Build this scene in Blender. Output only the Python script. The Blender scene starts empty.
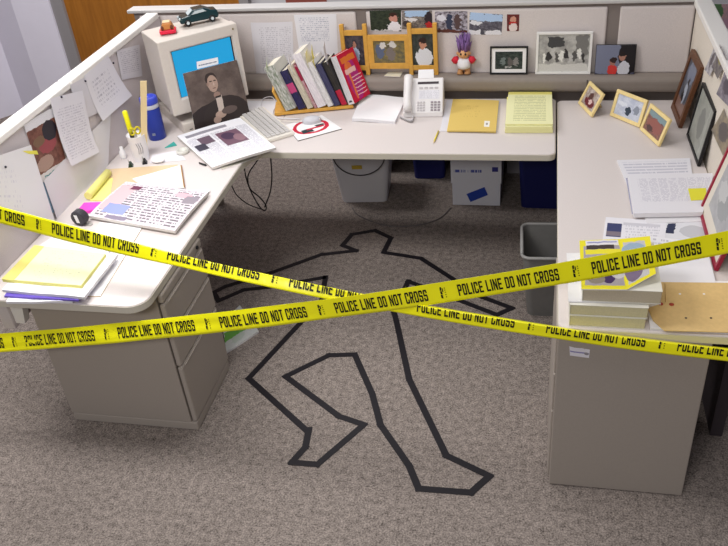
import bpy, bmesh, math, random
from math import sin, cos, pi, radians
from mathutils import Vector, Matrix
random.seed(7)
S = bpy.context.scene
C = S.collection
# ------------------------------------------------------------------ camera
CAMPOS = Vector((0.29712, -2.44214, 2.35678))
FPX = 801.018
ROT = Matrix(((0.9775, -0.0389, 0.2072), (0.1919, 0.5705, -0.7985), (-0.0871, 0.8203, 0.5652)))
cd = bpy.data.cameras.new('camera'); cd.sensor_width = 36; cd.lens = FPX / 728 * 36
cd.clip_start = 0.05; cd.clip_end = 60
cam = bpy.data.objects.new('camera', cd); C.objects.link(cam)
cam.rotation_euler = ROT.to_euler(); cam.location = CAMPOS
S.camera = cam
# ------------------------------------------------------------------ world, lamps, exposure
w = bpy.data.worlds.new('world'); S.world = w; w.use_nodes = True
w.node_tree.nodes['Background'].inputs[0].default_value = (0.93, 0.92, 1.0, 1)
w.node_tree.nodes['Background'].inputs[1].default_value = 0.16
def area(name, loc, size, power, target=None, col=(1, .985, .97)):
    l = bpy.data.lights.new(name, 'AREA'); l.shape = 'RECTANGLE'; l.size, l.size_y = size; l.energy = power; l.color = col
    o = bpy.data.objects.new(name, l); C.objects.link(o); o.location = loc
    if target is not None:
        o.rotation_euler = (Vector(target) - Vector(loc)).to_track_quat('-Z', 'Y').to_euler()
    return o
area('ceiling_lamp_near_left', (-1.5, -0.35, 2.75), (1.2, 0.6), 50)
area('ceiling_lamp_near_right', (0.7, -0.9, 2.75), (1.2, 0.6), 7)
area('ceiling_lamp_far', (-0.1, 0.9, 2.75), (1.2, 0.6), 13)
area('ceiling_lamp_behind', (-0.5, -3.0, 2.75), (1.2, 0.6), 58)
area('ceiling_lamp_beyond', (-2.3, 2.1, 2.75), (1.2, 0.6), 45)
S.view_settings.view_transform = 'Standard'; S.view_settings.look = 'None'
S.view_settings.gamma = 1; S.view_settings.use_curve_mapping = False
S.view_settings.exposure = 0.0

# ------------------------------------------------------------------ sight-line helpers (a pixel of the photo -> a point on a real surface)
def ray(u, v): return ROT @ Vector(((u - 364) / FPX, -(v - 273) / FPX, -1))
def at_z(u, v, z):
    q = ray(u, v); return CAMPOS + q * ((z - CAMPOS.z) / q.z)
def at_y(u, v, y):
    q = ray(u, v); return CAMPOS + q * ((y - CAMPOS.y) / q.y)
def at_x(u, v, x):
    q = ray(u, v); return CAMPOS + q * ((x - CAMPOS.x) / q.x)
PN = Vector((.03, 1, 0)); PK = 1.455 + .974 * .03
def back_y(x): return 1.455 + (.974 - x) * .03
def at_back(u, v, off=0.0):
    q = ray(u, v); return CAMPOS + q * ((PK - off - PN.dot(CAMPOS)) / PN.dot(q))
BACK_ROT = -math.atan(.03)

# ------------------------------------------------------------------ materials
def lin(c):
    r = []
    for x in c:
        x /= 255.0
        r.append(x / 12.92 if x <= .04045 else ((x + .055) / 1.055) ** 2.4)
    return (r[0], r[1], r[2], 1)
_m = {}
class NT:
    def __init__(s, mat): s.t = mat.node_tree; s.n = s.t.nodes; s.l = s.t.links; s.b = s.n['Principled BSDF']
    def node(s, ty, **k):
        n = s.n.new(ty)
        for a, b in k.items(): setattr(n, a, b)
        return n
    def put(s, sock, val):
        if hasattr(val, 'is_linked') or hasattr(val, 'links'): s.l.new(val, sock)
        else: sock.default_value = val
    def math(s, op, a, b=None, c=None):
        n = s.node('ShaderNodeMath', operation=op); s.put(n.inputs[0], a)
        if b is not None: s.put(n.inputs[1], b)
        if c is not None: s.put(n.inputs[2], c)
        return n.outputs[0]
    def vmath(s, op, a, b=None):
        n = s.node('ShaderNodeVectorMath', operation=op); s.put(n.inputs[0], a)
        if b is not None: s.put(n.inputs[1], b)
        return n.outputs['Value'] if op == 'LENGTH' else n.outputs[0]
    def mix(s, fac, a, b, mode='MIX'):
        n = s.node('ShaderNodeMixRGB', blend_type=mode); s.put(n.inputs[0], fac); s.put(n.inputs[1], a); s.put(n.inputs[2], b); return n.outputs[0]
    def noise(s, vec, scale, detail=2, rough=.5):
        n = s.node('ShaderNodeTexNoise'); n.inputs['Scale'].default_value = scale; n.inputs['Detail'].default_value = detail
        n.inputs['Roughness'].default_value = rough
        if vec is not None: s.put(n.inputs['Vector'], vec)
        return n
    def uv(s): return s.node('ShaderNodeTexCoord').outputs['UV']
    def objc(s): return s.node('ShaderNodeTexCoord').outputs['Object']
    def geo(s): return s.node('ShaderNodeNewGeometry').outputs['Position']
    def sep(s, v):
        n = s.node('ShaderNodeSeparateXYZ'); s.put(n.inputs[0], v); return n.outputs
def newmat(name, rough=.6, spec=.3):
    m = bpy.data.materials.new(name); m.use_nodes = True; t = NT(m)
    t.b.inputs['Roughness'].default_value = rough; t.b.inputs['Specular IOR Level'].default_value = spec
    return m, t
def mat(name, col, rough=.6, noise=0, scale=60, spec=.3, metal=0, bump=0):
    if name in _m: return _m[name]
    m, t = newmat(name, rough, spec); c = lin(col)
    t.b.inputs['Metallic'].default_value = metal
    if noise:
        n = t.noise(t.objc(), scale, 3, .6)
        r = t.node('ShaderNodeMapRange'); t.l.new(n.outputs['Fac'], r.inputs[0])
        r.inputs[1].default_value = .3; r.inputs[2].default_value = .7; r.inputs[3].default_value = 1 - noise; r.inputs[4].default_value = 1 + noise
        cc = t.mix(1.0, c, r.outputs[0], 'MULTIPLY'); t.put(t.b.inputs['Base Color'], cc)
        if bump:
            b = t.node('ShaderNodeBump'); b.inputs['Strength'].default_value = bump; b.inputs['Distance'].default_value = .002
            t.l.new(n.outputs['Fac'], b.inputs['Height']); t.l.new(b.outputs[0], t.b.inputs['Normal'])
    else: t.b.inputs['Base Color'].default_value = c
    _m[name] = m; return m
def paint(name, base, shapes=(), rough=.45, wob=0.0, grain=0.0, gscale=14, text=None, ink=(70, 70, 80), spec=.3, base2=None, hue=None):
    """a printed sheet: base colour, lines of small print, then flat shapes: ('r'|'e', cu, cv, ru, rv, colour)"""
    if name in _m: return _m[name]
    m, t = newmat(name, rough, spec); uv = t.uv(); col = lin(base)
    if base2 is not None:
        n = t.noise(uv, gscale, 3, .6); r = t.node('ShaderNodeMapRange'); t.l.new(n.outputs['Fac'], r.inputs[0])
        r.inputs[1].default_value = .38; r.inputs[2].default_value = .62
        col = t.mix(r.outputs[0], col, lin(base2))
    if hue is not None:
        n = t.noise(uv, gscale * 1.3, 2, .6); col = t.mix(hue, col, n.outputs['Color'], 'OVERLAY')
    if text:
        lines, cols, (u0, v0, u1, v1), dens = text
        x, y, _ = t.sep(uv)
        ln = t.math('LESS_THAN', t.math('FRACT', t.math('MULTIPLY', y, lines)), .5)
        cv = t.node('ShaderNodeCombineXYZ'); t.put(cv.inputs[0], t.math('MULTIPLY', x, 45.0)); t.put(cv.inputs[1], t.math('MULTIPLY', t.math('FLOOR', t.math('MULTIPLY', y, lines)), 7.31))
        nz = t.noise(cv.outputs[0], 1.0, 1)
        wd = t.math('GREATER_THAN', nz.outputs['Fac'], 1 - dens)
        cf = t.math('FRACT', t.math('MULTIPLY', x, cols)); cm = t.math('MULTIPLY', t.math('GREATER_THAN', cf, .06), t.math('LESS_THAN', cf, .94))
        inside = t.math('LESS_THAN', t.math('MAXIMUM', t.math('DIVIDE', t.math('ABSOLUTE', t.math('SUBTRACT', x, (u0 + u1) / 2)), (u1 - u0) / 2), t.math('DIVIDE', t.math('ABSOLUTE', t.math('SUBTRACT', y, (v0 + v1) / 2)), (v1 - v0) / 2)), 1.0)
        f = t.math('MULTIPLY', t.math('MULTIPLY', ln, wd), t.math('MULTIPLY', cm, inside))
        col = t.mix(f, col, lin(ink))
    vec = uv
    if wob:
        n = t.noise(uv, 9, 2); d = t.vmath('SUBTRACT', n.outputs['Color'], (.5, .5, .5)); d = t.vmath('MULTIPLY', d, (wob, wob, 0)); vec = t.vmath('ADD', uv, d)
    for s in shapes:
        k, cu, cv, ru, rv, c = s
        d = t.vmath('DIVIDE', t.vmath('SUBTRACT', vec, (cu, cv, 0)), (ru, rv, 1))
        if k == 'e': q = t.vmath('LENGTH', d)
        else:
            a = t.sep(t.vmath('ABSOLUTE', d)); q = t.math('MAXIMUM', a[0], a[1])
        col = t.mix(t.math('LESS_THAN', q, 1.0), col, lin(c))
    if grain:
        n = t.noise(uv, 70, 2, .7); r = t.node('ShaderNodeMapRange'); t.l.new(n.outputs['Fac'], r.inputs[0]); r.inputs[1].default_value = .3; r.inputs[2].default_value = .7
        r.inputs[3].default_value = 1 - grain; r.inputs[4].default_value = 1 + grain
        col = t.mix(1.0, col, r.outputs[0], 'MULTIPLY')
    t.put(t.b.inputs['Base Color'], col)
    _m[name] = m; return m

# ------------------------------------------------------------------ mesh builder
class MB:
    def __init__(s): s.v = []; s.f = []; s.uv = []; s.mi = []; s.sm = []
    def face(s, idx, uv=None, mi=0, sm=False):
        s.f.append(tuple(idx)); s.uv.append(uv or [(0, 0)] * len(idx)); s.mi.append(mi); s.sm.append(sm)
    def box(s, x0, x1, y0, y1, z0, z1, M=None, mi=0):
        b = len(s.v)
        for z in (z0, z1):
            for x, y in ((x0, y0), (x1, y0), (x1, y1), (x0, y1)):
                p = Vector((x, y, z)); s.v.append(M @ p if M else p)
        U = [(0, 0), (1, 0), (1, 1), (0, 1)]
        for q in ((3, 2, 1, 0), (4, 5, 6, 7), (0, 1, 5, 4), (1, 2, 6, 5), (2, 3, 7, 6), (3, 0, 4, 7)): s.face([b + i for i in q], U, mi)
        return s
    def prism(s, pts, z0, z1, M=None, mi=0):
        n = len(pts); b = len(s.v)
        for z in (z0, z1):
            for p in pts:
                q = Vector((p[0], p[1], z)); s.v.append(M @ q if M else q)
        s.face([b + i for i in range(n)][::-1], None, mi); s.face([b + n + i for i in range(n)], None, mi)
        for i in range(n):
            j = (i + 1) % n; s.face((b + i, b + j, b + n + j, b + n + i), None, mi)
        return s
    def slab(s, q, th, n=1, curl=None, side=1):
        """sheet through four corners BL BR TR TL, thickness th below; UV 0..1 on its face"""
        bl, br, tr, tl = [Vector(p) for p in q]
        nr = ((br - bl).cross(tl - bl)).normalized(); b = len(s.v); k = n + 1
        def P(u, v): return bl * (1 - u) * (1 - v) + br * u * (1 - v) + tr * u * v + tl * (1 - u) * v
        for lay in (0, 1):
            for j in range(k):
                for i in range(k):
                    u, v = i / n, j / n
                    s.v.append(P(u, v) + nr * ((curl(u, v) if curl else 0) - (th if lay else 0)))
        def I(l, i, j): return b + l * k * k + j * k + i
        for j in range(n):
            for i in range(n):
                U = [(i / n, j / n), ((i + 1) / n, j / n), ((i + 1) / n, (j + 1) / n), (i / n, (j + 1) / n)]
                s.face((I(0, i, j), I(0, i + 1, j), I(0, i + 1, j + 1), I(0, i, j + 1)), U, 0, n > 1)
                s.face((I(1, i, j), I(1, i, j + 1), I(1, i + 1, j + 1), I(1, i + 1, j)), None, side)
        def rim(*ids):      # rim faces keep their own corners, so the sheet's edge stays crisp
            c = len(s.v); s.v += [s.v[k_].copy() for k_ in ids]; s.face(range(c, c + 4), None, side)
        for i in range(n):
            rim(I(0, i + 1, 0), I(0, i, 0), I(1, i, 0), I(1, i + 1, 0))
            rim(I(0, i, n), I(0, i + 1, n), I(1, i + 1, n), I(1, i, n))
            rim(I(0, 0, i), I(0, 0, i + 1), I(1, 0, i + 1), I(1, 0, i))
            rim(I(0, n, i + 1), I(0, n, i), I(1, n, i), I(1, n, i + 1))
        return s
    def tube(s, pts, r, n=8, mi=0):
        pts = [Vector(p) for p in pts]; b = len(s.v); m = len(pts)
        for i, p in enumerate(pts):
            t = (pts[min(i + 1, m - 1)] - pts[max(i - 1, 0)]).normalized()
            a = t.cross(Vector((0, 0, 1)))
            if a.length < .05: a = t.cross(Vector((1, 0, 0)))
            a.normalize(); c = t.cross(a); rr = r[i] if isinstance(r, (list, tuple)) else r
            for j in range(n): s.v.append(p + a * cos(2 * pi * j / n) * rr + c * sin(2 * pi * j / n) * rr)
        for i in range(m - 1):
            for j in range(n):
                k = (j + 1) % n; s.face((b + i * n + j, b + i * n + k, b + (i + 1) * n + k, b + (i + 1) * n + j), None, mi, True)
        s.face([b + j for j in range(n)][::-1], None, mi); s.face([b + (m - 1) * n + j for j in range(n)], None, mi)
        return s
    def lathe(s, prof, n=24, M=None, mi=0):
        b = len(s.v); m = len(prof)
        for r, z in prof:
            for j in range(n):
                p = Vector((r * cos(2 * pi * j / n), r * sin(2 * pi * j / n), z)); s.v.append(M @ p if M else p)
        for i in range(m - 1):
            for j in range(n):
                k = (j + 1) % n; s.face((b + i * n + j, b + i * n + k, b + (i + 1) * n + k, b + (i + 1) * n + j), None, mi, True)
        s.face([b + j for j in range(n)][::-1], None, mi); s.face([b + (m - 1) * n + j for j in range(n)], None, mi)
        return s
    def ball(s, c, r, n=16, M=None):
        c = Vector(c); r = Vector(r) if hasattr(r, '__len__') else Vector((r, r, r))
        T = Matrix.Translation(c) @ Matrix.Diagonal((r.x, r.y, r.z, 1))
        return s.lathe([(max(.001, sin(pi * i / 10)), -cos(pi * i / 10)) for i in range(11)], n, (M @ T) if M else T)
    def poly(s, pts, mi=0):
        b = len(s.v); s.v += [Vector(p) for p in pts]; s.face(range(b, b + len(pts)), None, mi); return s
def link(name, mb, mats, parent=None, origin=None, bevel=0, seg=2, world=False):
    org = Vector(origin) if origin is not None else Vector((0, 0, 0))
    me = bpy.data.meshes.new(name); me.from_pydata([p - org for p in mb.v], [], mb.f)
    ul = me.uv_layers.new(name='UVMap'); i = 0
    for p, u, m, sm in zip(me.polygons, mb.uv, mb.mi, mb.sm):
        p.material_index = m; p.use_smooth = sm
        for q in u: ul.data[i].uv = q; i += 1
    for m in (mats if isinstance(mats, (list, tuple)) else [mats]): me.materials.append(m)
    if not isinstance(mats, (list, tuple)) or len(mats) == 1: me.polygons.foreach_set('material_index', [0] * len(me.polygons))
    o = bpy.data.objects.new(name, me); C.objects.link(o)
    if parent is not None: o.parent = parent
    else: o.location = org
    if bevel:
        b = o.modifiers.new('bevel', 'BEVEL'); b.width = bevel; b.segments = seg; b.limit_method = 'ANGLE'; b.angle_limit = radians(40)
    return o
def tag(o, label, cat, group=None):
    o['label'] = label; o['category'] = cat
    if group: o['group'] = group
    return o
def solo(name, mb, mats, label, cat, group=None, **k):
    xs = [p.x for p in mb.v]; ys = [p.y for p in mb.v]
    org = ((min(xs) + max(xs)) / 2, (min(ys) + max(ys)) / 2, min(p.z for p in mb.v))
    return tag(link(name, mb, mats, None, org, **k), label, cat, group)
class Thing:
    def __init__(s, name, label, cat, loc, rz=0, group=None):
        o = bpy.data.objects.new(name, None); o.empty_display_size = .05; C.objects.link(o)
        o.location = loc; o.rotation_euler = (0, 0, rz); tag(o, label, cat, group); s.o = o; s.loc = Vector(loc)
    def part(s, name, mb, mats, parent=None, world=False, label=None, **k):
        o = link(name, mb, mats, parent or s.o, s.loc if world else None, **k)
        if label: o['label'] = label
        return o
def struct(name, mb, mats, **k):
    o = link(name, mb, mats, **k); o['kind'] = 'structure'; return o
def rounded(x0, x1, y0, y1, r, corners='abcd', n=6):
    pts = []
    for k, (cx, cy, a0) in zip('abcd', ((x0 + r, y0 + r, pi), (x1 - r, y0 + r, 1.5 * pi), (x1 - r, y1 - r, 0), (x0 + r, y1 - r, .5 * pi))):
        if k in corners:
            for i in range(n + 1): a = a0 + i / n * pi / 2; pts.append((cx + r * cos(a), cy + r * sin(a)))
        else: pts.append({'a': (x0, y0), 'b': (x1, y0), 'c': (x1, y1), 'd': (x0, y1)}[k])
    return pts
def zquad(pix, z): return [at_z(u, v, z) for u, v in pix]
H = .737

# ------------------------------------------------------------------ base materials
def carpet():
    m, t = newmat('grey_loop_carpet', .95, .05); g = t.geo()
    n1 = t.noise(g, 150, 3, .75); n2 = t.noise(g, 40, 2); n3 = t.noise(g, 2.2, 2)
    f = t.math('ADD', t.math('MULTIPLY', n1.outputs['Fac'], .75), t.math('MULTIPLY', n2.outputs['Fac'], .25))
    r = t.node('ShaderNodeMapRange'); t.put(r.inputs[0], f); r.inputs[1].default_value = .32; r.inputs[2].default_value = .68
    c = t.mix(r.outputs[0], lin((50, 44, 42)), lin((182, 169, 161)))
    r3 = t.node('ShaderNodeMapRange'); t.put(r3.inputs[0], n3.outputs['Fac']); r3.inputs[3].default_value = .9; r3.inputs[4].default_value = 1.08
    t.put(t.b.inputs['Base Color'], t.mix(1.0, c, r3.outputs[0], 'MULTIPLY'))
    b = t.node('ShaderNodeBump'); b.inputs['Strength'].default_value = .6; b.inputs['Distance'].default_value = .004
    t.l.new(n1.outputs['Fac'], b.inputs['Height']); t.l.new(b.outputs[0], t.b.inputs['Normal'])
    return m
M_carpet = carpet()
M_fabric = mat('pinkish_grey_panel_fabric', (212, 203, 201), .95, .07, 260, .05)
M_fabric_l = mat('pale_grey_panel_fabric', (205, 196, 197), .95, .07, 260, .05)
M_cap = mat('off_white_rail_metal', (236, 232, 228), .4)
M_capb = mat('grey_rail_metal', (196, 193, 192), .4)
M_ledge = mat('taupe_raceway_metal', (140, 130, 122), .5, .03, 40)
M_dark = mat('dark_gap_metal', (70, 64, 62), .7)
M_top = mat('off_white_speckled_laminate', (216, 207, 204), .45, .035, 300)
M_edge = mat('cream_edge_band', (205, 198, 184), .5)
M_ped = mat('taupe_steel_pedestal', (166, 156, 147), .5, .03, 200)
M_ped2 = mat('taupe_steel_trim', (170, 160, 151), .45, .03, 200)
M_white = mat('white_paper', (240, 238, 240), .7)
M_white2 = mat('off_white_paper', (226, 224, 228), .7)
M_black = mat('black_plastic', (28, 27, 30), .4)
M_beige = mat('beige_computer_plastic', (205, 196, 188), .5, .02, 80)
M_pale = mat('pale_beige_plastic', (228, 222, 212), .45)
M_oak = mat('honey_wood', (212, 160, 72), .5, .10, 35)
M_pine = mat('pale_pine_wood', (236, 212, 150), .5, .06, 50)
M_wall = mat('lavender_white_paint', (226, 222, 236), .8, .02, 5)

# ------------------------------------------------------------------ setting
struct('floor', MB().box(-8, 6, -5, 8, -.05, 0), M_carpet)
struct('wall_far', MB().box(-3.16 + .0, 4, 3.1, 3.2, 0, 2.7), mat('grey_white_paint', (205, 203, 208), .8))
# pillar and door frame at the far left
pil = MB().prism([(-4.35, 2.3), (-3.80, 2.98), (-3.56, 2.93), (-3.30, 3.0), (-3.30, 3.3), (-4.35, 3.3)], 0, 2.7)
struct('wall_pillar', pil, M_wall)
struct('trim_1', MB().box(-3.30, -3.205, 3.02, 3.12, 0, 2.3), mat('grey_steel_door_frame', (150, 146, 148), .5))
dm, t = newmat('orange_brown_wood_door', .45, .3)
g = t.geo(); sc = t.vmath('MULTIPLY', g, (14, 14, 1.2)); nn = t.noise(sc, 2.5, 4, .6)
t.put(t.b.inputs['Base Color'], t.mix(nn.outputs['Fac'], lin((120, 70, 20)), lin((196, 128, 50))))
dr = struct('door_1', MB().box(-3.205, -1.83, 3.05, 3.095, 0.01, 2.25), dm)
link('door_handle', MB().tube([(-1.95, 3.05, 1.0), (-1.95, 2.99, 1.0), (-2.07, 2.98, 1.0)], .011), mat('brushed_steel', (170, 168, 165), .3, metal=1), dr)
struct('trim_2', MB().box(-1.83, -1.76, 3.04, 3.11, 0, 2.3), mat('grey_steel_door_frame', (150, 146, 148), .5))
solo('notice', MB().slab([(-1.5, 3.095, .55), (-1.2, 3.095, .55), (-1.2, 3.095, .95), (-1.5, 3.095, .95)], .004), [mat('red_brown_paper', (150, 80, 70), .7), M_white],
     'red-brown sheet on the far wall, just showing above the back partition', 'notice')
pb = [at_y(u, v, 3.095) for u, v in ((712, 52), (735, 52), (735, 4), (712, 4))]
solo('poster', MB().slab(pb, .003), [paint('pink_poster', (205, 165, 160), [('e', .2, .85, .3, .2, (95, 130, 90)), ('e', .7, .4, .35, .3, (190, 150, 170))], .7, .2, base2=(180, 150, 165)), M_white],
     'pinkish poster with green corner on far wall beyond right partition', 'poster')

def partition_panel(name, p0, p1, z0, z1, t, cap, fab, capz=.03, over=.006):
    """fabric panel from p0 to p1 (xy of the face line), thickness t behind it"""
    d = Vector((p1[0] - p0[0], p1[1] - p0[1], 0)); L = d.length; a = math.atan2(d.y, d.x)
    M = Matrix.Translation((p0[0], p0[1], 0)) @ Matrix.Rotation(a, 4, 'Z')
    return M, L
# left partition (face towards +x)
lw = struct('wall_left', MB().box(-1.752, -1.70, -.30, 1.52, .50, 1.165), M_fabric_l, bevel=.004)
struct('trim_3', MB().box(-1.758, -1.690, -.305, .545, 1.163, 1.193), M_cap, bevel=.006)
struct('trim_4', MB().box(-1.758, -1.690, .551, 1.50, 1.163, 1.193), M_cap, bevel=.006)
for nm, y in (('partition_post', 1.42), ('partition_post', .62)):
    link(nm, MB().box(-1.745, -1.71, y - .02, y + .02, .0, .50), M_ledge, lw)
# right partition (face towards -x)
rw = struct('wall_right', MB().box(.974, 1.026, -.55, 1.45, .50, 1.165), mat('beige_panel_fabric', (222, 213, 201), .95, .07, 260, .05), bevel=.004)
link('lower_panel', MB().box(.978, 1.022, -.10, 1.45, .005, .50), mat('shade_darkened_panel', (66, 58, 62), .8), rw)  # partition's lower part, under-desk shade put into its dark colour
struct('trim_5', MB().box(.962, 1.034, -.555, 1.46, 1.163, 1.195), M_cap, bevel=.006)
# back partition, three fabric sections on a frame, raceway ledge in front
MBK = Matrix.Translation((.974, 1.455, 0)) @ Matrix.Rotation(BACK_ROT, 4, 'Z')
def bx(x0, x1, y0, y1, z0, z1): return MB().box(x0, x1, y0, y1, z0, z1, MBK)
bw = struct('wall_back', bx(-2.83, .05, .006, .06, .50, 1.181), mat('panel_frame_grey', (130, 120, 116), .6))
for a, b in ((-2.80, -1.600), (-1.552, -.384), (-.332, .0)):
    link('fabric_panel', bx(a + .002, b - .002, -.006, .012, .845, 1.166), M_fabric, bw, bevel=.012, seg=3)
link('partition_post', bx(-2.6, -2.56, .01, .05, 0, .5), M_ledge, bw)
link('partition_post', bx(-.02, .02, .01, .05, 0, .5), M_ledge, bw)
struct('trim_6', bx(-2.86, .05, -.012, .07, 1.181, 1.199), M_capb, bevel=.005)
ledge = struct('trim_7', bx(-2.80, -.002, -.085, .006, .772, .853), M_ledge, bevel=.03, seg=5)
link('cover_seam', bx(-1.60, -1.595, -.0855, -.08, .79, .84), M_dark, ledge)
link('cover_seam', bx(-.46, -.455, -.0855, -.08, .79, .84), M_dark, ledge)
# unseen desk added behind the back partition, darkens the floor where the boxes stand
nb = Thing('desk', "unseen desk added behind the back partition to shade the floor", 'desk', (-.1, 1.95, 0))
nb.part('worktop', MB().box(-.55, 1.45, -.26, .46, .70, .735), M_top, bevel=.004)
nb.part('back_panel', MB().box(-.55, 1.45, .40, .44, 0, .70), M_ped)
nb.part('end_panel', MB().box(-.55, -.52, .05, .40, 0, .70), M_ped)
nb.part('end_panel', MB().box(1.42, 1.45, -.24, .40, 0, .70), M_ped)

# ------------------------------------------------------------------ worktops
def worktop(label, outline, extra=None):
    xs = [p[0] for p in outline]; ys = [p[1] for p in outline]
    c = ((min(xs) + max(xs)) / 2, (min(ys) + max(ys)) / 2)
    T = Thing('worktop', label, 'desk', (c[0], c[1], H - .034))
    loc = [(x - c[0], y - c[1]) for x, y in outline]
    T.part('surface', MB().prism(loc, .0, .034), M_top, bevel=.003)
    n = len(loc); mb = MB(); b = 0
    cen = Vector((0, 0))
    out = []
    for i, p in enumerate(loc):
        a = Vector(loc[i - 1]); q = Vector(loc[(i + 1) % n]); e1 = (Vector(p) - a).normalized(); e2 = (q - Vector(p)).normalized()
        nr = Vector((e1.y, -e1.x)) + Vector((e2.y, -e2.x)); nr.normalize(); out.append(Vector(p) + nr * .0025)
    for z in (.003, .030):
        mb.v += [Vector((p.x, p.y, z)) for p in out]
    for i in range(n):
        j = (i + 1) % n; mb.face((i, j, n + j, n + i))
    mb.face(list(range(n))[::-1]); mb.face(list(range(n, 2 * n)))
    T.part('edge_band', mb, M_edge)
    return T
left_out = [(-1.697, -.415), (-1.11, -.415)] + [(-1.11 + .07 * sin(a), -.345 - .07 * cos(a)) for a in [i / 8 * pi / 2 for i in range(1, 9)]] + [(-1.04, .66), (-1.02, .75), (-.98, .797), (-.98, 1.432), (-1.697, 1.432)]
LT = worktop('long left worktop holding the computer monitor and newspapers', left_out)
BT = worktop('back worktop holding the telephone and the rack of books', rounded(-.977, .368, .797, 1.415, .03, 'bc'))
RT = worktop('right worktop holding small pine photo frames and phone books', rounded(.380, .968, -.408, 1.385, .025, 'abd'))
RT.part('cable_tray', MB().box(-.1, .25, .2, .3, -.06, -.002), M_ledge)
# cantilever bracket carrying the left worktop
bk = MB(); bl = [(-1.70, .52), (-1.70, .70), (-1.45, .70), (-1.45, .68), (-1.66, .52)]
Mr = Matrix(((1, 0, 0, 0), (0, 0, 1, 0), (0, 1, 0, 0), (0, 0, 0, 1)))
bk.prism([(-1.699, .52), (-1.699, .7), (-1.62, .7), (-1.64, .62), (-1.66, .52)], -.285, -.25, Mr)
solo('desk_bracket', bk, M_cap, 'white tapered bracket under the front end of left worktop', 'bracket')

# ------------------------------------------------------------------ pedestals
pd = Thing('file_pedestal', 'taupe steel drawer pedestal under the left worktop', 'pedestal', (-1.319, -.092, 0))
pd.part('case', MB().box(-.287, .260, -.2, .2, .045, .700), M_ped, bevel=.004)
pd.part('plinth', MB().box(-.285, .283, -.199, .198, 0, .045), M_ped2, bevel=.006)
for z0, z1 in ((.052, .345), (.351, .505), (.511, .652), (.658, .698)):
    d = pd.part('drawer' if z1 < .69 else 'top_rail', MB().box(.266, .287, -.2, .2, z0, z1), M_ped2, bevel=.008)
    if z1 < .69: pd.part('drawer_pull', MB().box(.283, .290, -.17, .19, z1 - .013, z1 - .005), M_ped2, d, bevel=.003)
pd.part('lock', MB().lathe([(.008, 0), (.008, .006)], 12, Matrix.Translation((.287, .15, .68)) @ Matrix.Rotation(pi / 2, 4, 'Y')), M_black)
pr_ = Thing('file_pedestal', 'plain taupe steel pedestal under the right worktop with paper scrap stuck on', 'pedestal', (.6110, -.186, 0))
pr_.part('case', MB().box(-.23, .23, -.222, .25, .004, .702), M_ped, bevel=.004)
for z0, z1 in ((.02, .34), (.346, .51), (.516, .698)):
    d = pr_.part('drawer', MB().box(-.236, -.229, -.19, .235, z0, z1), M_ped2, bevel=.003)
for y in (-.2, .22):
    for x in (-.19, .2): pr_.part('foot', MB().lathe([(.015, 0), (.015, .005)], 12, Matrix.Translation((x, y, 0))), M_black)
sk = [at_y(u, v, -.4098) for u, v in ((570, 355.5), (589, 358), (590, 350), (569.5, 346.5))]
mb = MB().slab(sk, .0012, 4, lambda u, v: .002 * sin(6 * u) * v)
solo('paper_scrap', mb, [paint('torn_label', (232, 228, 236), [('r', .5, .5, .48, .08, (150, 145, 190)), ('e', .85, .45, .12, .16, (150, 145, 150))]), M_white],
     'small torn white label stuck on the right pedestal front', 'label')

# ------------------------------------------------------------------ black outline on carpet
OUT = [
    [(323.6, 277.7), (268.7, 287.3), (244, 290), (218.5, 301), (213.8, 292.6), (226, 286.5), (274, 272), (322, 254.6), (356.5, 250.8), (342.5, 245.6), (352, 234.6), (375, 230.6), (391, 238.2), (383.6, 252.6), (421, 258.5), (452.8, 279), (481.6, 297), (512, 308.3), (497, 315), (462, 301.5), (417, 284.8), (408, 281.5)],
    [(325.5, 277), (322, 300), (294, 330), (248.7, 378.6), (307.5, 431.5)],
    [(309, 429.5), (305.4, 447.4), (291.8, 462.7), (317.4, 464.7), (363.9, 424.8), (339.2, 416.5), (285.6, 376.6), (328.9, 355.5), (354.8, 354.7), (372.2, 393.9), (380.4, 424.8), (409.2, 466), (418.7, 488.8), (471, 492.8), (489.6, 476.3), (446.3, 455.7), (409.2, 379.4), (396.5, 321.6), (394, 312), (408.5, 281)]]
mb = MB(); hw = .0138; k = 0
for pl in OUT:
    P = [at_z(u, v, 0) for u, v in pl]
    for a, b in zip(P, P[1:]):
        d = (b - a).normalized(); n = Vector((-d.y, d.x, 0)) * hw; e = d * .012; z = Vector((0, 0, .0020 + .00012 * (k % 7))); k += 1
        mb.slab([a - e - n + z, b + e - n + z, b + e + n + z, a - e + n + z], .0012, side=0)
solo('body_outline', mb, mat('black_cloth_tape', (24, 20, 26), .6, .1, 90), 'black tape outline of a sprawled body on the grey carpet', 'tape outline')

# ------------------------------------------------------------------ things on the floor
# white waste bin with wire handle
bc = at_z(362, 205, 0)
wb = Thing('waste_bucket', 'pale grey plastic waste bucket with wire handle, under the back worktop', 'bucket', (-.715, 1.74, 0), radians(4))
def taper(x, y, z, x2, y2, z2, th=.004):
    m = MB(); A = rounded(-x, x, -y, y, .03); B = rounded(-x2, x2, -y2, y2, .035); n = len(A); b = 0
    m.v += [Vector((p[0], p[1], z)) for p in A] + [Vector((p[0], p[1], z2)) for p in B]
    m.v += [Vector((p[0] * (1 - th / x2), p[1] * (1 - th / y2), z2)) for p in B] + [Vector((p[0] * (1 - th / x), p[1] * (1 - th / y), z + .006)) for p in A]
    m.face(list(range(n))[::-1])
    for l in (0, 1, 2):
        for i in range(n): j = (i + 1) % n; m.face((l * n + i, l * n + j, (l + 1) * n + j, (l + 1) * n + i), None, 0, False)
    m.face([3 * n + i for i in range(n)]); return m
wb.part('tub', taper(.135, .12, 0, .175, .15, .34), mat('pale_grey_plastic', (205, 203, 208), .4))
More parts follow.
